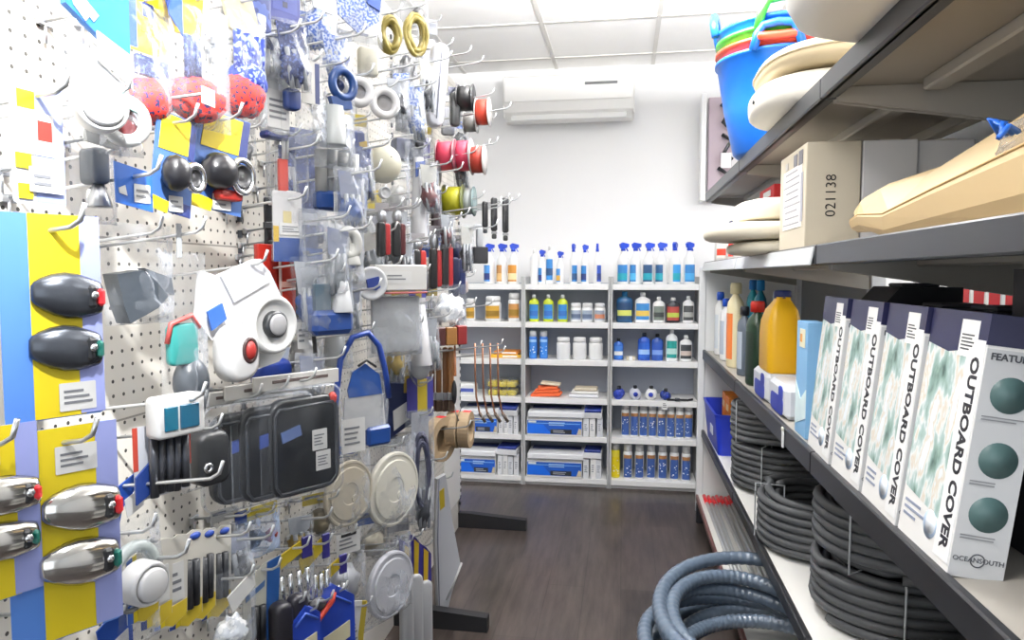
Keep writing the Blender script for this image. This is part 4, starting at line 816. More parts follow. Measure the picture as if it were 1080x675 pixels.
BUB = two('c9ced6', 'f2f4f6', 70, .25, .5); WBAG = P('e6e8ea', .35)
CBL, CYE, CLV = P('5c96f4', .5), P('ffe41a', .5), P('aeb8fa', .5)
TW = lambda c, l1, l2, st: [('card', 'card', 0, 0, 1, 1, CBL, [(0, .0, .28, 1, CBL), (.28, .0, .80, .995, CYE), (.79, .0, 1, .66, CLV), (.74, .66, 1, .99, CLV)]),
    ('upper_light', 'dome', .28, .28, .98, .51, c, l1), ('lower_light', 'dome', .24, .54, .95, .77, c, l2), ('price_sticker', 'sticker') + st]
def twin(label, box, x, a, c, st, hk=True):
    pr = [(('card',) + p[1:] if p[0] == 'card' else p) for p in TW(c, RED, P('1c7a6c', .3), st)]
    return G('navigation_light_pack', 'light pack', label, *box, x, a, pr, hk, double=False)
twin('blue and yellow card of two dark grey boat lights above the chrome ones', (0, 226, 107, 442), -.57, 30, P('5a6068', .22, .6), (.52, .83, .9, .97, -.002))
twin('blue and yellow card of two chrome boat lights under the dark grey ones', (10, 450, 124, 672), -.57, 30, P('fffdf8', .14, .95), (.42, .09, .80, .22, -.002))
twin('card of two chrome boat lights cut off behind the whole chrome pair', (-80, 452, 40, 640), -.60, 26, P('fffdf8', .14, .95), (.3, .09, .65, .22, -.002))
G('blister_card', 'card', 'pale lavender card with small red square high beside the white lamp', 12, 85, 66, 216, -.60, 8, [
    ('backing', 'card', 0, 0, 1, 1, 'eef1fb', [(.42, 0, 1, .98, P('aab8f0')), (.12, .10, .45, .24, CYE), (.05, .26, .80, .60, P('fbfbfb')), (.48, .32, .76, .48, P('e0392f')), (.05, .60, .34, .72, CYE), (.08, .84, .34, .96, CYE)]), ('price_sticker', 'sticker', .25, .70, .92, .90, -.004, 2)])
G('header_bag', 'bag', 'clear bag with blue header and white logo above the white lamp', 67, -38, 133, 160, -.63, 14, [
    ('bag', 'bag', 0, .3, 1, 1, .02), ('header', 'poly', [(.03, 0), (1, 0), (1, .50), (.03, .27)], P('2a86e6', .4), -.006, .004), ('logo', 'poly', [(.1, .22), (.22, .19), (.5, .28), (.42, .32), (.36, .30), (.3, .33), (.14, .27)], WHITE, -.0075, -.006), ('price_sticker', 'poly', [(.46, .36), (1, .44), (1, .62), (.46, .50)], CARDW, -.0085, -.0065), ('sleeve', 'poly', [(.15, .42), (.9, .6), (.8, .97), (.3, .95)], P('cfd2d2', .5), -.002, .004)])
G('round_lamp', 'lamp', 'white round lamp with dark red lens in clear cup', 64, 88, 150, 164, -.615, 38, [
    ('white_disc', 'disc', .36, .46, .31, .03, P('fafafa', .3), -.045, P('fdfdfd', .3), .78), ('collar', 'ring', .74, .50, .25, .008, P('e4e6e4', .3), -.012, 1.1), ('red_lens', 'ball', .74, .52, .20, .30, P('7d2b2c', .25), 0, .0), ('teal_gasket', 'poly', [(.55, .2), (.8, .24), (.86, .4), (.7, .34)], P('8fb8b0'), -.026, -.022), ('clear_cup', 'bag', .45, .1, 1, .98, .06, CLAM)])
G('bag_of_knobs', 'bag', 'clear bag with grey rubber knob under the white lamp', 74, 150, 122, 236, -.68, 18, [('bag', 'bag', 0, 0, 1, 1, .03), ('grey_knob', 'rr', .30, .08, .68, .52, -.02, .01, '68707c', .3), ('chrome_foot', 'ball', .5, .66, .16, .12, CHROME), ('base_nut', 'cone', .5, .5, .8, .1, .26, STEEL)])
G('blue_tag', 'tag', 'blue header tag with white logo and label below the bagged floats', 121, 173, 160, 222, -.63, 12, [('card', 'poly', [(0, 0), (1, .14), (1, 1), (.02, .86)], P('1f6ad0'), -.001, .001), ('logo', 'poly', [(.08, .55), (.25, .48), (.3, .7), (.1, .66)], WHITE, -.002, -.001), ('price_label', 'sticker', .48, .42, .92, .82, -.0015, 2)], double=False)
def socket(label, box, x, a, red):
    G('socket_pack', 'socket pack', label, *box, x, a, [('card', 'poly', [(.22, 0), (1, .05), (.8, 1), (0, .92)], P('4a78c4'), -.001, .001), ('yellow_panel', 'poly', [(.30, .02), (.88, .06), (.78, .40), (.20, .36)], CYE, -.002, -.0005), ('navy_bar', 'poly', [(.86, .05), (1, .06), (.9, .45), (.78, .43)], NAVY, -.002, -.0005), ('black_plug', 'ball', .35, .60, .24, .17, P('222226', .3), .1, -.02),
        ('chrome_ring', 'ring', .68, .62, .17, .005, CHROME, -.024, 1.2), ('socket_face', 'disc', .68, .62, .155, .016, '3a3a3c', -.018), ('yellow_foot', 'poly', [(.03, .80), (.36, .86), (.32, .97), (0, .92)], CYE, -.0025, -.0005), ('lower_label', 'sticker', .34, .80, .62, .95, -.004, 2)] + ([('red_cap', 'rr', .36, .76, .72, .86, -.02, 0, 'c8322c', .4)] if red else [('blue_foot', 'poly', [(.5, .85), (.8, .88), (.77, 1), (.5, .97)], NAVY, -.0025, -.0005)]), double=not red)
socket('yellow and blue pack of black plug and chrome ring socket', (156, 118, 208, 229), -.64, 12, False)
socket('yellow and blue pack of black socket with small red cap', (197, 116, 264, 227), -.64, 16, True)
def floats(label, box, x, a, hd, ball, extra=()):
    G('bagged_float', 'float', label, *box, x, a, [('bag', 'bag', 0, .1, 1, 1, .05), ('rope_float', 'ball', .5, .80, .40, .165, ball, .12)] + hd + list(extra))
HD = [('header', 'card', 0, 0, .95, .46, P('ffe41c'), [(0, 0, .34, .44, P('2459c8')), (.45, .10, .66, .2, P('2a3f9a')), (.42, .28, .85, .31, P('c8a81a'))]), ('dotted_band', 'box', .3, .48, .9, .62, -.004, .004, NPAT)]
floats('bagged red rope float under square yellow header', (126, -12, 180, 136), -.66, 12, HD, ROPE)
floats('bagged red rope float under narrow blue and yellow header', (170, -12, 240, 134), -.63, 16, [('header', 'poly', [(0, 0), (.62, 0), (.56, .34), (.24, .36)], P('f0cf1c'), -.003, .003), ('blue_flash', 'poly', [(0, 0), (.3, 0), (.3, .38), (.12, .26)], P('2258d0'), -.004, -.002), ('dotted_cord', 'tubes', .30, .36, .52, .68, 3, .005, NPAT)], ROPE)
floats('bagged red and blue rope float hanging at the row end', (226, -8, 280, 128), -.66, 18, [('header', 'poly', [(.1, 0), (.7, 0), (.9, .3), (.85, .42), (.3, .30)], P('e9e3c0'), -.003, .003), ('blue_cords', 'tubes', .35, .3, .9, .66, 6, .007, ROPEB)], ROPE, [('blue_wrap', 'ball', .62, .66, .32, .14, ROPEB, .2)])
G('navy_pouch', 'pouch', 'navy cap pouch hanging near the top beyond the floats', 250, -22, 282, 42, -.70, 25, [('pouch', 'rr', .05, 0, .95, .95, -.02, .01, two('28356a', '4a5c9a', 30), .3), ('pale_rim', 'cable', [(.05, .85, -.022), (.5, .98, -.024), (.95, .85, -.022)], .003, '9aa0b4')])
G('tool_pack', 'pack', 'navy header pack of silver hooks near the top beyond the pouch', 285, -10, 316, 66, -.69, 28, [('header', 'card', 0, 0, 1, .45, '3a4698', [(.1, .05, .9, .3, P('4a58ac')), (.42, .16, .58, .24, P('20264e'))]), ('black_clip', 'cable', [(.1, .5, -.008), (.6, .55, -.012), (.9, .45, -.01), (.8, .65, -.01)], .006, BLACK), ('silver_hooks', 'tubes', .1, .6, .7, .9, 4, .003, CHROME, -.008, .12), ('purple_card', 'card', .15, .8, 1, 1, '4c4c86'), ('bag', 'bag', 0, .4, 1, 1, .03)])
G('printed_bag', 'bag', 'blue and white printed bag near the top before the olive coils', 314, -14, 354, 58, -.70, 35, [('bag', 'bag', 0, 0, 1, 1, .03, MILKY), ('blue_netting', 'ball', .5, .62, .34, .30, PATT, .3), ('white_fold', 'poly', [(.2, 0), (.9, 0), (.8, .4), (.3, .36)], P('e9edf6'), -.02, -.016)])
G('printed_bag', 'bag', 'white bag with scattered blue print above the white rings', 348, -16, 402, 46, -.68, 40, [('bag', 'bag', 0, 0, 1, 1, .03, MILKY), ('print_sheet', 'poly', [(.08, .02), (.95, .0), (.9, .55), (.5, .85), (.12, .6)], PATT, -.012, -.008), ('blue_letters', 'poly', [(.62, .0), (.95, .02), (.9, .38), (.66, .3)], P('2456b8'), -.016, -.013)])
for i, (bxx, s) in enumerate((((396, 8, 423, 60), 'nearer one'), ((422, 2, 452, 64), 'farther one'))):
    G('hose_hank', 'coil', 'olive coil of tubing in clear bag high on the stand, %s' % s, *bxx, -.66, 45, [('bag', 'bag', 0, 0, 1, 1, .03), ('olive_coil', 'hank', .48, .58, .36, .36, 8, .0075, '9f8e3c'), ('black_cap', 'ball', .62, .22, .2, .13, BLACK)])
G('tube_pack', 'pack', 'white tube pack with printed label below the blue rope float', 268, 72, 300, 148, -.72, 25, [('tube', 'rr', .1, 0, .9, .98, -.03, 0, P('e6e8ea', .3), .4), ('printed_label', 'sticker', .08, .34, .82, .86, -.031, 4), ('blue_end', 'box', .1, .9, .85, 1, -.028, -.002, NAVY, .004)])
G('clear_box_pack', 'pack', 'clear box pack with red strip beside the socket packs', 280, 136, 318, 216, -.70, 28, [('clear_box', 'rr', .0, .05, 1, .98, -.03, 0, CLAM, .2), ('red_strip', 'box', .22, .42, .46, .98, -.02, -.012, P('d6402e')), ('white_cap', 'rr', .35, .82, .72, 1, -.024, -.004, WHITE, .3), ('white_stem', 'tubes', .4, .0, .62, .42, 2, .004, WHITE)])
G('clamp_bag', 'bag', 'bag with navy clamp and long white label beside white rings', 296, 58, 344, 152, -.66, 32, [('bag', 'bag', 0, 0, 1, 1, .035), ('navy_clamp', 'rr', .04, .42, .34, .66, -.02, .0, '1d3c86', .3), ('long_label', 'card', .34, .08, .70, .56, P('f2f1ec'), [(.62, .1, .72, .55, P('24346e'))], -.02), ('white_sleeve', 'bag', .3, .5, 1, 1, .05, MILKY)])
G('pump_bag', 'bag', 'bag with blue looped handle over a white pump body', 328, 60, 374, 178, -.63, 36, [('bag', 'bag', 0, 0, 1, 1, .045), ('blue_handle', 'ring', .62, .25, .24, .010, P('1c4688', .3), -.02, 1.1), ('blue_grip', 'poly', [(.3, .38), (.75, .36), (.8, .46), (.4, .5)], P('1c4688', .3), -.026, -.012), ('pump_body', 'cone', .45, .45, .80, .20, .26, P('b4b8b8', .4)), ('folded_bag', 'bag', .05, .42, .95, 1, .07, MILKY), ('handle_core', 'ball', .62, .24, .14, .06, P('16306a'))])
for bxx, s in (((360, 72, 394, 118), 'nearer of two white rings with hollow centres'), ((386, 86, 422, 128), 'farther of two white rings with hollow centres')):
    G('white_ring', 'ring', s + ' in clear bags', *bxx, -.62, 52, [('ring', 'ring', .5, .56, .34, .0105, P('f2f1f3', .35), -.01, 1.0), ('inner_web', 'disc', .5, .56, .27, .006, 'b5b0b0', .0), ('bag', 'bag', 0, 0, 1, 1, .02)])
G('patterned_strip', 'strip', 'long navy patterned strip hanging behind the clear box pack', 300, 136, 338, 262, -.76, 30, [('strip', 'card', .1, 0, .9, 1, NPAT, [(.1, .3, .9, .36, P('28408a')), (.1, .7, .9, .8, P('dfe3ee'))]), ('bag', 'bag', 0, .1, 1, 1, .02)])
G('pump_bag', 'bag', 'bag of white sleeved fittings with bright blue ends', 322, 152, 388, 226, -.64, 40, [('bag', 'bag', 0, 0, 1, 1, .04), ('white_sleeves', 'tubes', .14, .1, .82, .72, 4, .014, P('c3c5c2', .5)), ('blue_ends', 'box', .12, .68, .92, .97, -.022, .012, P('1e4890', .35), .008), ('small_label', 'sticker', .62, .48, .84, .92, -.026, 2), ('white_gap', 'box', .36, .7, .42, .98, -.024, -.02, WHITE)])
G('vent_bag', 'bag', 'clear bag with cream shell vent above the blue ends', 378, 118, 432, 216, -.62, 50, [('bag', 'bag', 0, 0, 1, 1, .05), ('shell_vent', 'ball', .48, .56, .34, .21, P('dcd8c4', .4)), ('vent_louvre', 'tubes', .25, .5, .75, .53, 1, .002, P('a8a490'), -.05), ('yellow_tag', 'poly', [(.0, .36), (.14, .34), (.16, .46), (.04, .5)], P('caa83a'), -.01, -.007), ('white_plug', 'disc', .44, .88, .11, .02, P('e4e6ea'), -.02)])
G('navy_box_pack', 'box', 'small navy box in clear bag beside the cream vent', 410, 138, 446, 172, -.66, 48, [('navy_box', 'box', .1, .3, .9, .95, -.03, .01, P('1f2850'), .003), ('side_label', 'box', .66, .1, .9, .5, -.032, -.029, P('3c4c9a')), ('bag', 'bag', 0, 0, 1, 1, .05)])
G('printed_bag', 'bag', 'narrow clear bag with blue lettering above the navy box', 408, 66, 434, 142, -.65, 50, [('bag', 'bag', 0, 0, 1, 1, .03, MILKY), ('blue_lettering', 'poly', [(.2, .18), (.85, .14), (.85, .42), (.2, .46)], PATT, -.012, -.009), ('white_tube', 'tubes', .3, .45, .8, .98, 2, .010, P('e6e8ec'))])
G('tube_pack', 'pack', 'long white lamp tube pack hanging on the outer hook', 454, 44, 476, 138, -.58, 50, [('lamp_tube', 'rr', .1, .02, .9, .98, -.02, .01, P('dfe1ea', .3), .5), ('seam_line', 'tubes', .4, .1, .6, .9, 1, .002, P('a8acc0'), -.021)], lean=6)
for i, (bxx, c, s) in enumerate((((434, 92, 448, 160), '1a1c28', 'slim black tool pack first beyond the white rings'), ((446, 74, 460, 132), '2c2e44', 'slim dark violet tool pack second beyond the white rings'), ((472, 92, 486, 136), '24262a', 'short black tool pack under the long lamp tube'), ((437, 196, 452, 246), '2a2228', 'slim dark brown tool pack left of the yellow spool'), ((452, 200, 466, 250), '3c2c30', 'slim maroon tool pack beside the yellow spool'))):
    G('tool_pack', 'pack', s, *bxx, -.62, 55, [('tool', 'rr', .15, .12, .85, .96, -.02, .0, c, .4), ('header', 'card', .05, 0, .95, .2, 'c9c4c8' if i % 2 else '6a6f8a'), ('blister', 'bag', 0, .05, 1, 1, .035, CLAM)])
# spools threaded on the hooks, their axis along the hook
def spool(label, bxx, x, col, fl, hk=True):
    u0, v0, u1, v1 = bxx; pc = hit((u0 + u1) / 2, (v0 + v1) / 2, 0, x); d = (pc - CAM).length / FPX; h = (v1 - v0) * d; ln = (u1 - u0) * d * 1.0
    t = thing('line_spool', label, 'spool', (pc.x, pc.y, pc.z + h / 2), R(90), None)
    element(('flange', 'spool', .5, .5, .5, ln, col, fl), t, .1, h, 0)
    if hk: hook(Vector((pc.x, pc.y, pc.z + .012)), 'hook for ' + label, .10)
spool('black line spool highest on the stand edge', (484, 90, 499, 118), -.58, '16161a', '2a2a2e')
spool('grey line spool beside the highest black one', (490, 118, 503, 140), -.62, '8c8a88', 'b8b8b8')
spool('red line spool with pale flanges highest at the outer edge', (503, 104, 516, 133), -.52, 'd8452c', 'd8d4d0')
spool('pink line spool, inner one of the pair', (463, 148, 480, 182), -.60, 'ee3f62', '7a3a48')
spool('pink line spool, outer one of the pair', (480, 147, 497, 182), -.555, 'f0486a', 'd8c8cc', False)
spool('red line spool beside the pink pair', (498, 153, 511, 184), -.50, 'd2402e', 'c8c4c0', False)
spool('yellow green line spool below the pink pair', (469, 195, 489, 230), -.585, 'c9c51e', '6a7034')
spool('white line spool beside the yellow green one', (489, 197, 500, 228), -.54, 'd8e0e0', '8aa0a0', False)
spool('black line spool left of the yellow green one', (448, 170, 462, 196), -.62, '1c1c22', '2c2c30')
# black and red handled tools
for i, (bxx, c1, c2, s) in enumerate((((394, 214, 412, 272), '16171b', 'c22b2e', 'black knob tool with red stem, nearer one over the white box pack'), ((410, 214, 428, 272), '1b1c22', '5a1c22', 'black knob tool with dark stem, farther one over the white box pack'), ((430, 246, 450, 294), '1a1a1e', 'd8322c', 'black tool with red top hanging in the silver sleeve'), ((450, 238, 466, 306), '15161a', 'b8282c', 'black pliers with red edge beyond the silver sleeve'), ((462, 228, 478, 306), '17181c', 'c42c30', 'black and red cutters between the navy packs'), ((470, 248, 492, 314), '17204e', '2a3a78', 'navy tool pouch at the outer edge below yellow spool'), ((478, 288, 494, 310), 'd23a2a', 'e8d8d0', 'red ended clip under the navy tool pouch'))):
    G('hand_tool', 'tool', s, *bxx, -.60, 55, [('handle', 'rr', .12, .35, .6, .98, -.02, .0, c1, .4), ('second_handle', 'rr', .58, .38, .9, .95, -.016, .0, c2, .4), ('pivot_head', 'ball', .5, .26, .30, .14, STEEL if i < 4 else P(c1)), ('hang_card', 'card', .1, 0, .9, .16, 'b8b4b8'), ], tip=.05)
G('silver_sleeve', 'bag', 'long silvery clear sleeve above the red topped tool', 428, 150, 452, 262, -.62, 50, [('sleeve', 'bag', 0, 0, 1, 1, .04, MILKY), ('white_filler', 'cone', .5, .15, .95, .2, .36, P('e3e5ea', .3)), ('blue_print', 'poly', [(.3, .2), (.7, .18), (.7, .3), (.3, .34)], P('4a66b0'), -.026, -.022)])
G('bubble_bag', 'bag', 'sparkling clear bag of small parts below the black cutters', 454, 300, 492, 348, -.58, 50, [('bag', 'bag', 0, 0, 1, 1, .05), ('small_parts', 'ball', .5, .58, .40, .36, BUB, .3)])
G('wood_pack', 'pack', 'dark red and tan wooden pack over the brush handles', 449, 340, 490, 364, -.58, 50, [('dark_block', 'box', 0, .2, .45, 1, -.02, .01, P('4a1a18'), .003), ('tan_block', 'box', .46, .2, .74, 1, -.02, .01, P('a8743a'), .003), ('red_block', 'box', .75, .15, 1, 1, -.02, .01, P('8e2220'), .003), ('hang_tab', 'card', .4, 0, .6, .22, 'd8d2c8')])
for i, u in enumerate((452, 459, 466, 472)):
    G('paint_brush', 'brush', 'brown wooden brush handle, %s of the close row' % ORD[i], u, 366, u + 7.5, 434, -.64 + .022 * i, 60, [('handle', 'rr', .12, 0, .88, .72, -.006, .006, ('8e5c34', 'a06a3c', '97633a', 'b07a48')[i], .45), ('ferrule', 'box', .06, .70, .94, .82, -.006, .006, STEEL, .001), ('bristles', 'box', .04, .82, .96, 1, -.005, .005, P('4a3626', .8), .002)], hk=(i == 0), tip=.10, group='brown handled brushes')
G('paint_brush', 'brush', 'thin brush with black grip hanging beside the brown row', 475, 364, 483, 444, -.56, 60, [('handle', 'cone', .5, 0, .4, .12, .2, P('a8663a')), ('black_grip', 'ball', .5, .62, .34, .16, BLACK), ('wire_end', 'cable', [(.5, .78, -.01), (.6, .9, -.01), (.95, .99, -.012)], .002, STEEL)], tip=.09)
for i, u in enumerate((498, 506, 514, 522)):
    G('radiator_brush', 'brush', 'long copper handled crooked brush, %s from the pegboard' % ORD[i], u, 362, u + 10, 442, -.52 + .022 * i, 60, [('handle', 'cable', [(.3, 0, 0), (.32, .4, 0), (.4, .7, -.002), (.7, .9, -.004), (1, 1, -.006)], .0034, P('b07a5c', .35, .5)), ('brush_head', 'cable', [(.75, .92, -.004), (1.3, 1.04, -.008)], .006, P('6a5a50', .8))], hk=(i == 0), tip=.09, group='crooked copper handled brushes')
for bxx, x, s in (((450, 440, 478, 486), -.60, 'masking tape roll facing the aisle below the brown brushes'), ((472, 434, 485, 472), -.57, 'masking tape roll with red label, inner of the outer pair'), ((485, 434, 498, 472), -.53, 'masking tape roll with red label, outermost on its hook')):
    u0, v0, u1, v1 = bxx; pc = hit((u0 + u1) / 2, (v0 + v1) / 2, 0, x); d = (pc - CAM).length / FPX; h = (v1 - v0) * d
    t = thing('masking_tape', s, 'tape', (pc.x, pc.y, pc.z + h / 2), R(90 - (20 if u0 < 460 else 0)), 'masking tape rolls')
    element(('tape_roll', 'roll', .5, .5, .5, .036, P('c3a986', .7)), t, .1, h, 0); element(('red_label', 'box', .35, -.01, .75, .03, -.016, .01, RED), t, .06, h, 0)
    if u0 != 485: hook(Vector((pc.x, pc.y, pc.z + h * .30)), 'hook for ' + s, .10)
for i, (bxx, s) in enumerate((((517, 208, 525, 252), 'first'), ((529, 208, 537, 254), 'second'), ((508, 212, 515, 246), 'third'))):
    G('file_tool', 'file', 'black file handle on the outermost hooks against the white wall, %s' % s, *bxx, -.46, 60, [('grip', 'rr', .1, .0, .9, .82, -.008, .004, BLACK, .4), ('steel_band', 'box', .16, .82, .84, .88, -.007, .003, STEEL), ('tip', 'rr', .2, .88, .8, 1, -.006, .002, '2a2c30', .3)], tip=.05)
G('scrub_brush', 'brush', 'black bristled brush hanging low on the outermost hooks', 497, 236, 514, 278, -.50, 60, [('bristles', 'box', .05, .58, .95, 1, -.02, .01, P('202226', .9), .003), ('handle', 'rr', .3, .1, .7, .6, -.012, .004, 'c8ccd0', .4), ('hang_card', 'card', .2, 0, .8, .14, 'dfe2e6')], tip=.06)
for (u, v, x, s) in ((512, 150, -.50, 'upper row beside the red spools'), (520, 148, -.47, 'upper row past the red spools'), (524, 215, -.44, 'middle row above the file handles'), (535, 212, -.42, 'middle row outermost over the file handles'), (505, 62, -.52, 'top row against the ceiling line'), (492, 52, -.55, 'top row above the black spool'), (528, 368, -.45, 'lower row over the yellow sponges'), (515, 318, -.48, 'lower row before the gold labelled tubs')):
    p = hit(u, v, 0, x); hook(p, 'empty steel peg hook at the stand edge, ' + s, .012, double=False)
# middle rows
G('clear_bag', 'bag', 'clear bag with folded dark grey rubber boot on bare pegboard', 108, 236, 182, 342, -.70, 18, [('bag', 'bag', 0, 0, 1, 1, .05), ('rubber_boot', 'poly', [(.06, .50), (.42, .46), (.62, .58), (.78, .72), (.62, .84), (.22, .98), (.14, .8)], P('454c56', .35, bump=.4), -.022, .01), ('boot_flap', 'poly', [(.5, .44), (.9, .54), (.94, .72), (.72, .66)], P('5d656f', .35), -.012, .004)])
G('kill_switch_bag', 'bag', 'tall narrow bag with teal tag over a dark bulb', 168, 236, 218, 436, -.66, 18, [('bag', 'bag', 0, .15, 1, 1, .04), ('header_tab', 'box', .38, 0, .48, .18, -.004, 0, P('b8bcc0')), ('teal_tag', 'rr', .08, .52, .70, .74, -.012, -.002, P('3fa6a2', .35), .2), ('red_edge', 'cable', [(.05, .62, -.01), (.12, .52, -.012), (.55, .48, -.012), (.72, .55, -.01)], .004, P('d8605a')), ('dark_bulb', 'ball', .62, .84, .34, .135, P('4a5058', .3)), ('bulb_neck', 'cone', .66, .88, 1, .2, .12, P('3c4148'))])
G('horn_pack', 'pack', 'crumpled white pack with white round vents, one ringed grey', 205, 270, 308, 404, -.64, 20, [('paper', 'poly', [(.08, .12), (.22, .16), (.62, .02), (.74, .12), (.98, .52), (.92, .60), (.5, .52), (.14, .64), (.03, .5)], P('f4f4f6', .5), -.004, .012), ('paper_fold', 'poly', [(.22, .16), (.62, .02), (.72, .2), (.34, .36)], P('e6e7ee', .5), -.010, -.003), ('large_vent', 'disc', .62, .54, .25, .03, P('f7f7f6', .3), -.03, P('3a3c40', .4), .46, P('b9babc', .4), .36), ('small_vent', 'rr', .10, .52, .46, .96, -.045, -.012, P('f3f3f2', .35), .45), ('red_oval', 'ball', .34, .72, .055, .075, P('b8302a'), 0, -.044), ('oval_ring', 'ring', .34, .72, .06, .004, P('4a3030'), -.044, 1.5), ('blue_corner', 'poly', [(.06, .42), (.2, .36), (.24, .48), (.1, .56)], P('3a6fc8'), -.016, -.012), ('white_tail', 'poly', [(.5, .72), (.88, .78), (.8, .86), (.56, .9)], WHITE, -.01, .004)])
G('reflector_strip', 'strips', 'stack of glossy red reflector strips behind the white vents', 266, 258, 310, 336, -.74, 25, [('red_strip', 'rr', .02, 0, .46, .92, -.02, -.004, P('cf3328', .15), .08), ('second_red_strip', 'rr', .48, .02, .98, 1, -.026, -.008, P('d8402f', .15), .08), ('clear_spine', 'tubes', .44, 0, .54, .98, 1, .003, P('e8d0c8'), -.024), ('highlight_band', 'box', .5, .5, .96, .58, -.0275, -.026, P('f0b8a8'))])
G('spec_card', 'card', 'white information card with yellow tab and blue base', 286, 202, 322, 276, -.68, 28, [('card', 'card', .05, 0, .9, 1, P('e9e8ea'), [(.05, .66, .9, 1, P('2a4f9a')), (.34, .28, .58, .46, P('e8d9a0')), (.05, .5, .2, .72, P('e0b83a'))]), ('print', 'sticker', .22, .45, .85, .62, -.002, 3), ('bag', 'bag', 0, 0, 1, 1, .016)])
G('black_strap', 'strap', 'short black strap hanging above the red strips', 273, 208, 290, 268, -.76, 20, [('strap', 'rr', .3, 0, .75, 1, -.006, .0, '1e1f22', .3), ('buckle', 'box', .2, .44, .85, .56, -.009, -.002, P('3a3b3e'))])
G('plug_lead', 'lead', 'black plug and lead with white tag beside red strips', 298, 296, 332, 404, -.68, 28, [('lead', 'cable', [(.5, 0, 0), (.4, .3, -.01), (.85, .5, -.012), (.9, .75, -.012), (.4, .86, -.01)], .005, BLACK), ('plug', 'ball', .34, .90, .3, .09, BLACK), ('dark_fitting', 'box', .36, .16, .72, .36, -.016, -.002, P('22262c'), .003), ('blue_label', 'box', .38, .17, .70, .26, -.0175, -.016, P('8fb0d8')), ('white_tag', 'sticker', .34, .40, .68, .66, -.012, 3)])
G('blue_scoop', 'scoop', 'blue scoop in clear bag under the white vents', 258, 346, 304, 408, -.72, 24, [('bag', 'bag', 0, 0, 1, 1, .03), ('scoop', 'rr', .1, .52, .9, 1, -.03, .0, P('1f3fa0', .35), .35), ('scoop_lip', 'poly', [(.3, .3), (.95, .36), (.9, .56), (.2, .54)], P('c9d2e4'), -.012, -.004)])
G('crumpled_bag', 'bag', 'crumpled clear bag with white nozzle below the blue ends', 316, 222, 384, 304, -.62, 38, [('bag', 'bag', 0, 0, 1, 1, .06, MILKY), ('nozzle', 'ring', .68, .42, .13, .012, P('dcdcd6', .4), -.02, 1.3), ('nozzle_body', 'cone', .72, .42, .7, .1, .16, P('d2d2cc', .4))])
G('pump_bag', 'bag', 'crumpled bag with white hose tail and bright blue block', 318, 282, 372, 354, -.62, 36, [('bag', 'bag', 0, 0, 1, 1, .05, MILKY), ('blue_block', 'box', .12, .62, .92, .98, -.024, .012, P('1d4a9c', .3), .01), ('grey_core', 'box', .2, .24, .5, .64, -.014, .0, P('5d7484')), ('white_tail', 'cone', .72, .2, .66, .12, .2, P('d8dade', .4))])
G('badge_box_pack', 'pack', 'white box pack with round blue emblem badge on its corner', 368, 274, 446, 376, -.60, 44, [('clear_body', 'bag', .22, .28, .98, 1, .05, MILKY), ('header_box', 'box', .28, .05, 1, .32, -.024, .008, P('eeedeb', .4), .003), ('header_print', 'sticker', .40, .12, .78, .24, -.0245, 2), ('red_line', 'box', .28, .33, 1, .35, -.0245, .0, P('b85a58')), ('badge', 'disc', .22, .24, .20, .006, P('eceef2', .4), -.034), ('blue_emblem', 'poly', [(.14, .2), (.3, .17), (.32, .28), (.26, .31), (.16, .29)], P('233f96'), -.040, -.036), ('grey_insert', 'box', .3, .38, .94, .96, -.004, .01, P('c6c8cc', .5))])
G('striped_strip', 'strip', 'violet and yellow narrow strip beside the badge box', 430, 282, 450, 346, -.62, 48, [('card', 'card', .05, 0, .95, 1, P('4a4aa0'), [(.42, .1, .72, .98, P('d8bc3a')), (.05, 0, .95, .1, P('6a6ab8'))])])
G('drop_blister', 'blister', 'teardrop clear blister with white nozzle near the brushes', 428, 314, 458, 408, -.60, 48, [('blister', 'ball', .5, .66, .46, .34, CLAM), ('nozzle_cone', 'cone', .5, .08, .75, .12, .34, P('e4e5ea', .35)), ('nozzle_base', 'ball', .5, .78, .32, .14, P('dcdde2', .35)), ('hang_tab', 'card', .3, 0, .7, .1, 'dfe0e6')])
G('fitting_bag', 'bag', 'bag of brass and white fittings below the badge box', 396, 348, 434, 398, -.66, 45, [('bag', 'bag', 0, 0, 1, 1, .04), ('brass_fitting', 'ball', .62, .62, .18, .2, P('c9a83e', .3, .6)), ('white_fitting', 'ball', .35, .5, .2, .22, P('dcdcd8')), ('steel_pin', 'tubes', .2, .5, .5, .98, 2, .005, STEEL)])
G('pump_kit', 'kit', 'bag with tall blue tube arch, blue label and white sticker', 343, 344, 410, 474, -.60, 38, [('bag', 'bag', .02, .02, .98, 1, .05, BAG), ('blue_arch', 'cable', [(.10, 1, -.02), (.08, .6, -.02), (.16, .25, -.022), (.34, .08, -.024), (.58, .05, -.024), (.76, .16, -.022), (.86, .36, -.02), (.92, .6, -.02)], .007, P('2a4fb0', .3)), ('blue_label', 'poly', [(.28, .50), (.36, .36), (.56, .30), (.78, .40), (.82, .56), (.3, .56)], P('2c5db4', .4), -.018, -.014), ('black_swoosh', 'cable', [(.42, .31, -.024), (.55, .27, -.025), (.7, .33, -.024)], .003, BLACK), ('white_paper', 'poly', [(.24, .56), (.84, .56), (.88, .84), (.2, .84)], P('e4e6e8', .5), -.016, -.012), ('white_sticker', 'sticker', .14, .72, .50, .99, -.028, 4), ('blue_block', 'box', .56, .82, .94, .98, -.026, .006, P('2450a4', .35), .006)])
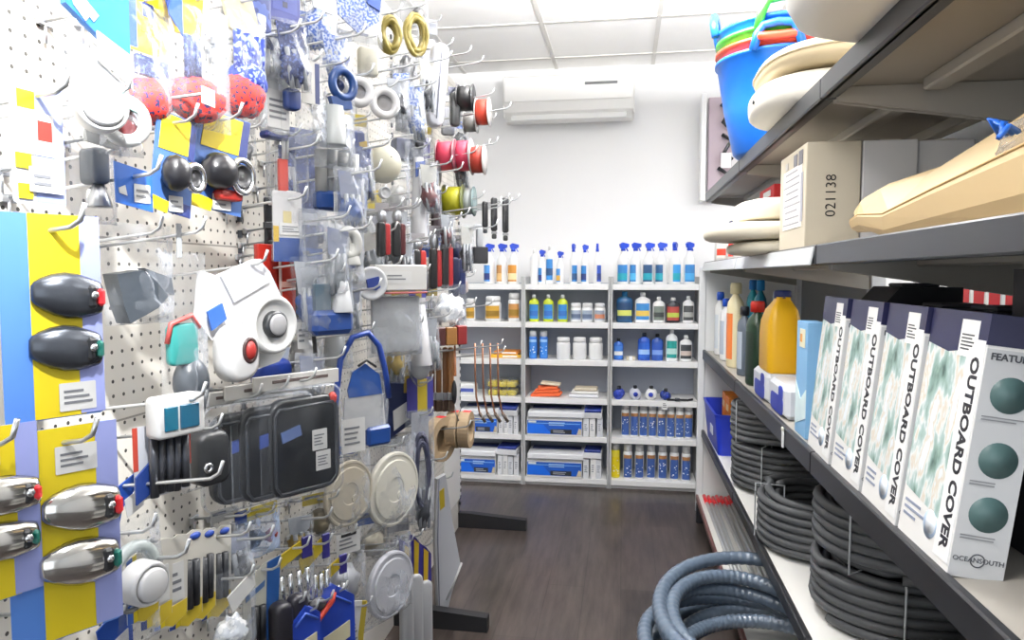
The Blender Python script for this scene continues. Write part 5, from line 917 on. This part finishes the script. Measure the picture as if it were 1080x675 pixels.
G('navy_carton_pack', 'pack', 'dark navy pack with slanted white label beside blue arch', 400, 382, 436, 462, -.68, 45, [('pack', 'poly', [(.05, .15), (.5, .05), (1, .0), (.98, .78), (.1, 1)], P('1f2c5a', .4), -.02, .01), ('white_label', 'poly', [(.3, .62), (.86, .48), (.86, .72), (.32, .88)], CARDW, -.0225, -.020), ('gold_stripe', 'box', .62, .0, .78, .4, -.022, -.0205, P('c0a040'))])
G('striped_strip', 'strip', 'violet and yellow card over a silver bag near the brushes', 428, 398, 458, 440, -.61, 48, [('card', 'card', .04, 0, .96, 1, P('4a48a4'), [(.4, .04, .74, .98, P('e0c63a'))])])
G('silver_bag', 'bag', 'long silver bag of dark cord below the violet and yellow card', 428, 432, 458, 552, -.61, 48, [('bag', 'bag', 0, 0, 1, 1, .04, MILKY), ('dark_cord', 'hank', .5, .55, .28, .36, 5, .006, '4a4c66'), ('paper', 'card', .2, .02, .8, .3, 'cfd2dc')])
# lower rows
G('solar_pack', 'pack', 'white cased twin window lamp on a red edged pack of rods', 140, 412, 202, 524, -.62, 20, [('lamp_case', 'rr', .10, .02, .92, .40, -.04, -.016, P('f5f5f4', .35), .14), ('teal_window', 'box', .22, .11, .44, .33, -.0425, -.039, P('1a6f8c', .2)), ('second_teal_window', 'box', .48, .11, .80, .33, -.0425, -.039, P('175f80', .2)), ('card', 'card', .02, .3, .95, .98, P('dfe2ea'), [(.0, .3, .08, .7, P('d8503e')), (.88, .3, .96, .75, P('d8503e'))]), ('rods', 'tubes', .16, .4, .82, .96, 5, .006, P('5a5d64', .3, .5), -.014), ('blue_back', 'poly', [(.0, .75), (.3, .6), (.3, .9), (0, 1)], P('2a4a9c'), -.006, -.003)], tip=.06)
G('black_socket', 'socket', 'black rubber socket in clear bag beside the white cased lamp', 190, 442, 230, 516, -.66, 22, [('socket', 'rr', .1, .14, .92, .9, -.04, .0, '24262a', .3), ('chrome_screws', 'ring', .3, .62, .08, .003, CHROME, -.041), ('bag', 'bag', 0, 0, 1, 1, .05)])
for i, (bxx, x, s) in enumerate((((208, 410, 300, 536), -.70, 'innermost'), ((238, 402, 328, 534), -.665, 'middle one'), ((268, 393, 356, 530), -.63, 'outermost'))):
    G('hatch_pack', 'hatch pack', 'clear blister of black hatch lid under paper header, %s' % s, *bxx, x, 32, [('blister', 'rr', .02, .10, .98, .98, -.03, .0, CLAM, .16), ('header', 'box', .0, .0, 1, .11, -.006, .002, P('ece9e4', .5)), ('header_print', 'box', .2, .035, .86, .06, -.007, -.006, P('6a5a58')), ('hatch_lid', 'rr', .10, .18, .94, .92, -.024, -.004, P('0f1219', .28), .22), ('lid_rim', 'cable', [(.2, .25, -.025), (.84, .24, -.026), (.88, .3, -.026), (.88, .82, -.026), (.8, .88, -.026), (.22, .88, -.025), (.16, .82, -.025), (.16, .3, -.025), (.2, .25, -.025)], .003, P('3c4048', .3))] + ([('barcode_sticker', 'sticker', .58, .44, .76, .60, -.0265, 4), ('second_sticker', 'sticker', .62, .61, .80, .76, -.0265, 4), ('red_dot', 'ball', .86, .22, .05, .05, P('e0392c'), 0, -.02), ('blue_print', 'poly', [(.22, .42), (.44, .38), (.46, .46), (.24, .5)], P('5f78b0'), -.0268, -.024)] if i == 2 else [('blue_print', 'poly', [(.3, .4), (.6, .36), (.6, .46), (.3, .5)], P('2c4fb0'), -.0268, -.024)]), hk=True, lean=0, group='black hatch lids in blisters')
G('blue_tag', 'tag', 'blue header card with white sticker under the red edged pack', 108, 500, 152, 566, -.66, 12, [('card', 'poly', [(0, .3), (.9, 0), (1, .12), (.45, .55), (.3, 1), (.02, .9)], P('1c4fb4'), -.001, .001), ('white_sticker', 'poly', [(.5, .42), (.95, .28), (.95, .6), (.55, .72)], CARDW, -.002, -.0008)], tip=.14)
G('round_lamp', 'lamp', 'white round lamp in bag below the blue header card', 98, 548, 168, 642, -.60, 12, [('bag', 'bag', 0, 0, 1, .98, .05), ('white_disc', 'disc', .42, .64, .27, .03, P('fafafa', .3), -.035, P('fdfdfd', .3), .75), ('collar', 'ring', .52, .56, .28, .008, P('d2dcda', .3), -.008), ('steel_clip', 'ring', .38, .90, .12, .003, STEEL, -.02, .5)])
G('blue_tag', 'tag', 'blue and white header card at the bottom under round lamp', 104, 628, 152, 690, -.62, 12, [('card', 'poly', [(.0, .4), (.8, .0), (1, .1), (.7, .5), (.7, 1), (.1, 1)], P('1f55c0'), -.001, .001), ('white_sticker', 'poly', [(.3, .7), (.6, .6), (.6, .95), (.3, 1)], CARDW, -.002, -.0008), ('bag', 'bag', .4, .3, 1.3, 1, .02)])
for i, (bxx, wh) in enumerate((((134, 576, 168, 656), 1), ((148, 570, 182, 662), 1), ((162, 566, 198, 662), 1), ((178, 561, 214, 662), 0), ((196, 559, 228, 654), 0), ((212, 556, 244, 652), 0))):
    G('tool_card', 'tool card', 'yellow and blue tool card with white centre, %s from the round lamp' % ORD[i], *bxx, -.60 - .018 * i, 24, [('card', 'poly', [(.0, .12), (.7, .0), (1, .03), (.92, .90), (.5, 1), (.0, .96)], P('e9e6dc'), -.0008, .0008), ('blue_edge', 'poly', [(.02, .14), (.18, .1), (.16, .96), (.0, .96)], P('3f6fd0') if i % 2 == 0 else P('27449c'), -.0018, -.0006), ('yellow_edge', 'poly', [(.18, .1), (.30, .08), (.28, .95), (.16, .96)], CYE, -.0017, -.0006), ('yellow_foot', 'poly', [(.3, .78), (.92, .74), (.9, .9), (.5, .99), (.28, .95)], P('e8cc3a'), -.0016, -.0006)] +
      ([('white_label', 'sticker', .36, .30, .84, .72, -.002, 3)] if wh else [('dark_tool', 'tubes', .4, .28, .84, .8, 2, .006, '33363c'), ('blue_top', 'ball', .78, .07, .16, .04, P('2a4fb4'))]), hk=(i == 0 or i == 5), tip=.06)
G('parts_bag', 'bag', 'clear bag of silver parts with white slip below the tool cards', 222, 600, 268, 690, -.66, 26, [('bag', 'bag', 0, 0, 1, 1, .05), ('white_slip', 'poly', [(.2, .22), (.75, .02), (.8, .2), (.3, .42)], CARDW, -.028, -.025), ('silver_parts', 'ball', .45, .74, .3, .18, BUB, .4)])
G('blue_pouch', 'pouch', 'clear blue pouch of black clips with yellow header', 246, 534, 294, 588, -.72, 26, [('header', 'card', .05, 0, .95, .24, P('e6cf3a'), [(.05, 0, .3, .24, P('2a4aa8'))]), ('black_clips', 'ball', .35, .62, .3, .16, BLACK, .3), ('red_clip', 'ball', .8, .66, .14, .12, P('8c2a26'), .2), ('bag', 'bag', 0, .15, 1, 1, .04, film('blue_tint_film', .25, (.45, .6, .9, 1)))])
G('tool_card', 'tool card', 'blue and yellow striped card of black tools near the bottom', 256, 592, 296, 694, -.68, 28, [('card', 'poly', [(.05, .16), (.6, .02), (1, 0), (.8, .98), (0, 1)], P('dddccf'), -.0008, .0008), ('blue_bar', 'poly', [(.64, .03), (.98, .0), (.82, .98), (.55, .98)], P('2a62b0'), -.0018, -.0006), ('stripe', 'poly', [(.1, .3), (.58, .2), (.56, .26), (.1, .36)], P('5a7fb4'), -.0018, -.0006), ('black_tool', 'tubes', .2, .42, .56, .9, 2, .007, '24262a'), ('yellow_foot', 'poly', [(.0, .84), (.5, .8), (.5, .98), (0, 1)], CYE, -.002, -.0006)])
for i, (bxx, s) in enumerate((((284, 570, 330, 646), 'nearest'), ((316, 566, 348, 652), 'second'), ((334, 588, 366, 656), 'lowest'))):
    G('steel_tube_bag', 'bag', 'bag of bright steel tubes under yellow and violet header, %s' % s, *bxx, -.66 + .012 * i, 32, [('header', 'poly', [(.0, .22), (.7, .04), (.72, .2), (.06, .4)], P('e2c62e'), -.004, .0), ('violet_edge', 'box', .72, 0, .95, .3, -.005, .0, P('37318a')), ('steel_tubes', 'tubes', .12, .42, .88, .98, 4, .0055, CHROME, -.01, .06), ('bag', 'bag', 0, .2, 1, 1, .045)])
G('shackle_bag', 'bag', 'black rubber handles hanging below the steel tubes', 282, 628, 322, 684, -.64, 32, [('handle', 'rr', .04, .02, .5, .98, -.03, .0, '1c1b26', .4), ('second_handle', 'rr', .46, .0, .92, .55, -.024, .0, '24222e', .4)])
G('pliers', 'pliers', 'orange handled pliers near the bottom beside black handles', 314, 626, 350, 664, -.62, 32, [('handle', 'cable', [(.0, .7, -.01), (.4, .78, -.012), (.9, .3, -.012), (.95, .1, -.01)], .006, P('d8432c')), ('jaw', 'ball', .55, .36, .26, .2, P('3a3a40'), .2)])
for i, (bxx, s) in enumerate((((300, 636, 332, 696), 'nearer'), ((328, 616, 368, 694), 'farther, above the white stick'))):
    G('blue_pack', 'pack', 'bright blue pack with cream label at the bottom, %s' % s, *bxx, -.62, 34, [('pack', 'poly', [(.1, .25), (.55, .0), (.98, .2), (1, 1), (0, 1)], P('2347c0', .35), -.02, .01), ('cream_label', 'poly', [(.2, .62), (.85, .52), (.85, .74), (.22, .84)], P('e9e2bc'), -.0222, -.020), ('foil_fold', 'cable', [(.2, .3, -.02), (.5, .12, -.022), (.9, .3, -.02)], .003, P('4a70e0'))])
G('measuring_stick', 'stick', 'white and yellow measuring stick card at the bottom', 362, 632, 388, 692, -.60, 36, [('stick', 'poly', [(.3, 0), (.75, .06), (.45, 1), (0, .94)], CARDW, -.002, .001), ('yellow_side', 'poly', [(.75, .06), (.95, .1), (.7, 1), (.45, 1)], P('c9b23a'), -.0015, .001), ('numerals', 'sticker', .30, .3, .56, .8, -.0022, 5)])
G('deck_plate', 'deck plate', 'beige round deck plate behind the hatch lids', 336, 474, 390, 556, -.70, 22, [('plate', 'plate', .5, .56, -.42, .014, P('e6dcc6', .45), -.012), ('bag', 'bag', 0, 0, 1, 1, .06, BAG)])
G('deck_plate', 'deck plate', 'white round deck plate in clear bag at the middle height', 382, 464, 438, 556, -.64, 22, [('plate', 'plate', .5, .56, -.42, .022, P('fbf7ea', .4), -.012), ('bag', 'bag', 0, 0, 1, 1, .07, BAG)])
G('deck_plate', 'deck plate', 'pale grey round deck plate in clear bag near the bottom', 374, 574, 432, 656, -.62, 22, [('plate', 'plate', .56, .54, -.42, .022, P('e0e1ea', .3), -.012), ('bag', 'bag', 0, 0, 1, 1, .07, BAG)])
G('fitting_bag', 'bag', 'clear bag of pale fittings with printed header near the bottom', 336, 556, 384, 642, -.68, 36, [('bag', 'bag', 0, 0, 1, 1, .04), ('header', 'sticker', .3, .05, .8, .3, -.02, 3), ('black_slot', 'box', .4, .05, .72, .09, -.022, -.020, BLACK), ('pale_fittings', 'ball', .5, .68, .32, .22, P('b9bcc2', .4), .3)])
for i, (bxx, s) in enumerate((((420, 566, 436, 690), 'nearest'), ((430, 560, 446, 690), 'middle'), ((440, 570, 456, 690), 'farthest'))):
    G('lamp_tube_card', 'tube pack', 'violet and yellow topped white tube pack at stand foot, %s' % s, *bxx, -.62 + .01 * i, 52, [('violet_header', 'poly', [(.1, .0), (.6, .06), (.9, .12), (.9, .36), (.1, .34)], P('3c3594'), -.004, .0), ('yellow_flash', 'poly', [(.42, .06), (.72, .1), (.66, .36), (.4, .35)], P('e8c22c'), -.0055, -.003), ('white_tube', 'rr', .08, .34, .92, 1, -.016, .004, P('d2d3d6', .35), .45)], tip=.02)
G('white_sleeve', 'sleeve', 'long white sleeve hanging low at the far stand end', 450, 500, 484, 664, -.66, 50, [('sleeve', 'poly', [(.3, .02), (.55, 0), (.75, .3), (1, .6), (.7, .78), (.45, 1), (.3, .82), (.22, .4)], P('dcdee6', .35), -.012, .01), ('seam', 'cable', [(.35, .02, -.014), (.3, .4, -.014), (.35, .98, -.012)], .002, P('8c90a4')), ('yellow_tab', 'poly', [(.35, .10), (.5, .08), (.52, .2), (.38, .22)], P('e2c634'), -.0135, -.011), ('white_curl', 'cable', [(.55, .8, -.014), (.8, .68, -.02), (1, .58, -.02)], .004, WHITE)])
# small bags close to the panel, filling the rows behind
FILL = [(330, 300, 372, 390, 'grey hose tails', 'cone', 'b4b8ba'), (308, 262, 342, 330, 'pale blue caps', 'ball', '8fb0e0'), (372, 200, 404, 282, 'grey elbows', 'ball', '9a9da2'), (384, 220, 412, 300, 'dark brackets', 'box', '55585e'), (404, 172, 432, 230, 'white bushes', 'ball', 'dcdcd8'), (432, 256, 456, 320, 'steel washers', 'ball', 'a8aab0'),
        (356, 120, 388, 172, 'navy buckles', 'box', '2c3c74'), (340, 30, 372, 76, 'blue webbing', 'ball', '3c5cb4'), (372, 34, 402, 84, 'cream clips', 'box', 'd8d4c4'), (300, 10, 326, 84, 'slate pads', 'box', '5c6680'), (412, 300, 438, 350, 'grey seals', 'ball', '8c8f94'), (300, 330, 340, 396, 'white hose clips', 'ball', 'd6d8da'),
        (404, 456, 432, 520, 'tan gaskets', 'box', 'b4a488'), (352, 470, 378, 520, 'blue gaskets', 'box', '3a58a4'), (318, 520, 352, 566, 'dull bronze fittings', 'ball', '8c8068'), (408, 548, 432, 600, 'steel hinges', 'box', 'a0a2a6'), (222, 536, 252, 590, 'pale screws', 'tubes', 'c4c6ca'), (376, 540, 410, 590, 'cream plugs', 'ball', 'd8d2c0'),
        (434, 130, 456, 176, 'violet wrapped clips', 'box', '5a5690'), (440, 20, 462, 84, 'white printed strips', 'box', 'd4d8e6'), (462, 96, 482, 146, 'grey wrapped blades', 'box', '8e9096'), (452, 246, 470, 300, 'maroon corks', 'ball', '6a2c30'), (436, 376, 456, 436, 'tan dowels', 'tubes', 'b8925c'), (388, 392, 412, 470, 'slate blue pads', 'box', '60709c'),
        (418, 36, 440, 96, 'black rubber feet', 'ball', '26282c'), (476, 128, 494, 160, 'dark grey reels', 'ball', '4a4c50'), (444, 300, 462, 350, 'silver springs', 'tubes', 'b4b6bc'), (316, 216, 346, 262, 'navy cord', 'ball', '2a3a78'), (232, 128, 270, 176, 'small grey rivets', 'ball', '8a8d92'), (352, 268, 376, 330, 'clear tubing', 'tubes', 'c4ccd2')]
for i, (u0, v0, u1, v1, s, kd, c) in enumerate(FILL):
    e = {'cone': ('contents', 'cone', .5, .3, .94, .14, .3, P(c)), 'ball': ('contents', 'ball', .5, .66, .36, .26, P(c, .45, 0, .15, scale=50), .35), 'box': ('contents', 'rr', .16, .34, .84, .94, -.016, .004, P(c), .2), 'tubes': ('contents', 'tubes', .2, .32, .8, .95, 4, .005, P(c, .35))}[kd]
    hd = ('f0efe9', '3a62b8', 'e2c834', 'd8dce8')[i % 4]
    G('small_parts_bag', 'bag', 'small bag of %s close to the panel' % s, u0, v0, u1, v1, -.765 + .012 * (i % 3), 30 + min(28, (u0 - 220) * .12), [('bag', 'bag', 0, .06, 1, 1, .035, MILKY if i % 3 == 0 else BAG), ('header', 'card', .04, 0, .96, .24, hd, [(.1, .04, .55, .1, P('6a6f80'))]), e], tip=.05)

# looser bags and wrapped goods hanging farther out between the rows
LOOSE = [(286, 20, 322, 96, -.66, 'navy mesh and white ties', 'n'), (262, 30, 296, 84, -.70, 'indigo printed sachets', 'n'), (336, 34, 366, 84, -.64, 'pale blue printed sachets', 'p'), (404, 80, 430, 128, -.62, 'dark clips and violet print', 'd'), (424, 86, 446, 150, -.60, 'dotted blue print', 'p'), (440, 60, 462, 120, -.60, 'charcoal strips', 'd'),
         (290, 150, 312, 214, -.70, 'navy cord hanks', 'n'), (352, 176, 384, 246, -.60, 'frosted tubing and blue tape', 'b'), (368, 150, 392, 214, -.62, 'slate printed film', 'n'), (400, 216, 432, 286, -.64, 'smoky grey covers', 'g'), (342, 236, 370, 312, -.60, 'frosted sleeves', 'g'), (376, 240, 404, 300, -.66, 'violet grey film', 'g'),
         (306, 270, 336, 350, -.66, 'frosted tubes with blue tips', 'b'), (356, 300, 382, 350, -.62, 'white collars', 'g'), (408, 338, 432, 404, -.62, 'brass tips and clear film', 'y'), (440, 330, 462, 392, -.60, 'frosted nozzles', 'g'), (312, 372, 344, 420, -.64, 'white pump parts', 'g'), 
          (436, 480, 458, 560, -.60, 'dark violet cord', 'd'),  (300, 540, 330, 590, -.68, 'bronze tinted film', 'y'),  (232, 560, 262, 610, -.68, 'steel wire pins', 'd'),
         (440, 170, 462, 226, -.58, 'dark red wrapped spools', 'r'), (462, 224, 480, 262, -.56, 'brown wrapped handles', 'r'), (476, 160, 492, 200, -.58, 'grey reels', 'd'), (484, 236, 500, 288, -.54, 'clear film with black clips', 'd'), (418, 250, 436, 300, -.60, 'black grips', 'd'), (470, 318, 488, 350, -.56, 'sparkling film', 'g')]
CL = {'n': NPAT, 'p': PATT, 'd': P('2c2e38', .4), 'b': P('24509c', .35), 'g': P('9ba1a8', .3), 'y': P('b89c48', .4), 'r': P('6a2428', .4)}
for i, (u0, v0, u1, v1, x, s_, k) in enumerate(LOOSE):
    c = CL[k]; f = rnd.uniform(.36, .5)
    e = [('contents', 'ball', .5, .66, .34, .24, c, .5), ('sheet', 'poly', [(.1, .06), (.9, .1), (.82, f), (.5, f + .12), (.16, f + .02)], c if k in 'np' else P(('c4c8d2', '8f96b0', 'd6d6d2')[i % 3], .5), -.006, -.004), ('strand', 'tubes', .2, .4, .8, .98, 3, .005, P('b4b9c0', .3), -.01, .05)][(i % 2) * (k in 'np'):]
    G('loose_bag', 'bag', 'creased see-through bag of %s' % s_, u0, v0, u1, v1, x, 28 + min(30, (u0 - 240) * .12), [('bag', 'bag', 0, 0, 1, 1, .06, MILKY if i % 3 == 1 else BAG)] + e, tip=.07, lean=rnd.uniform(-6, 6))
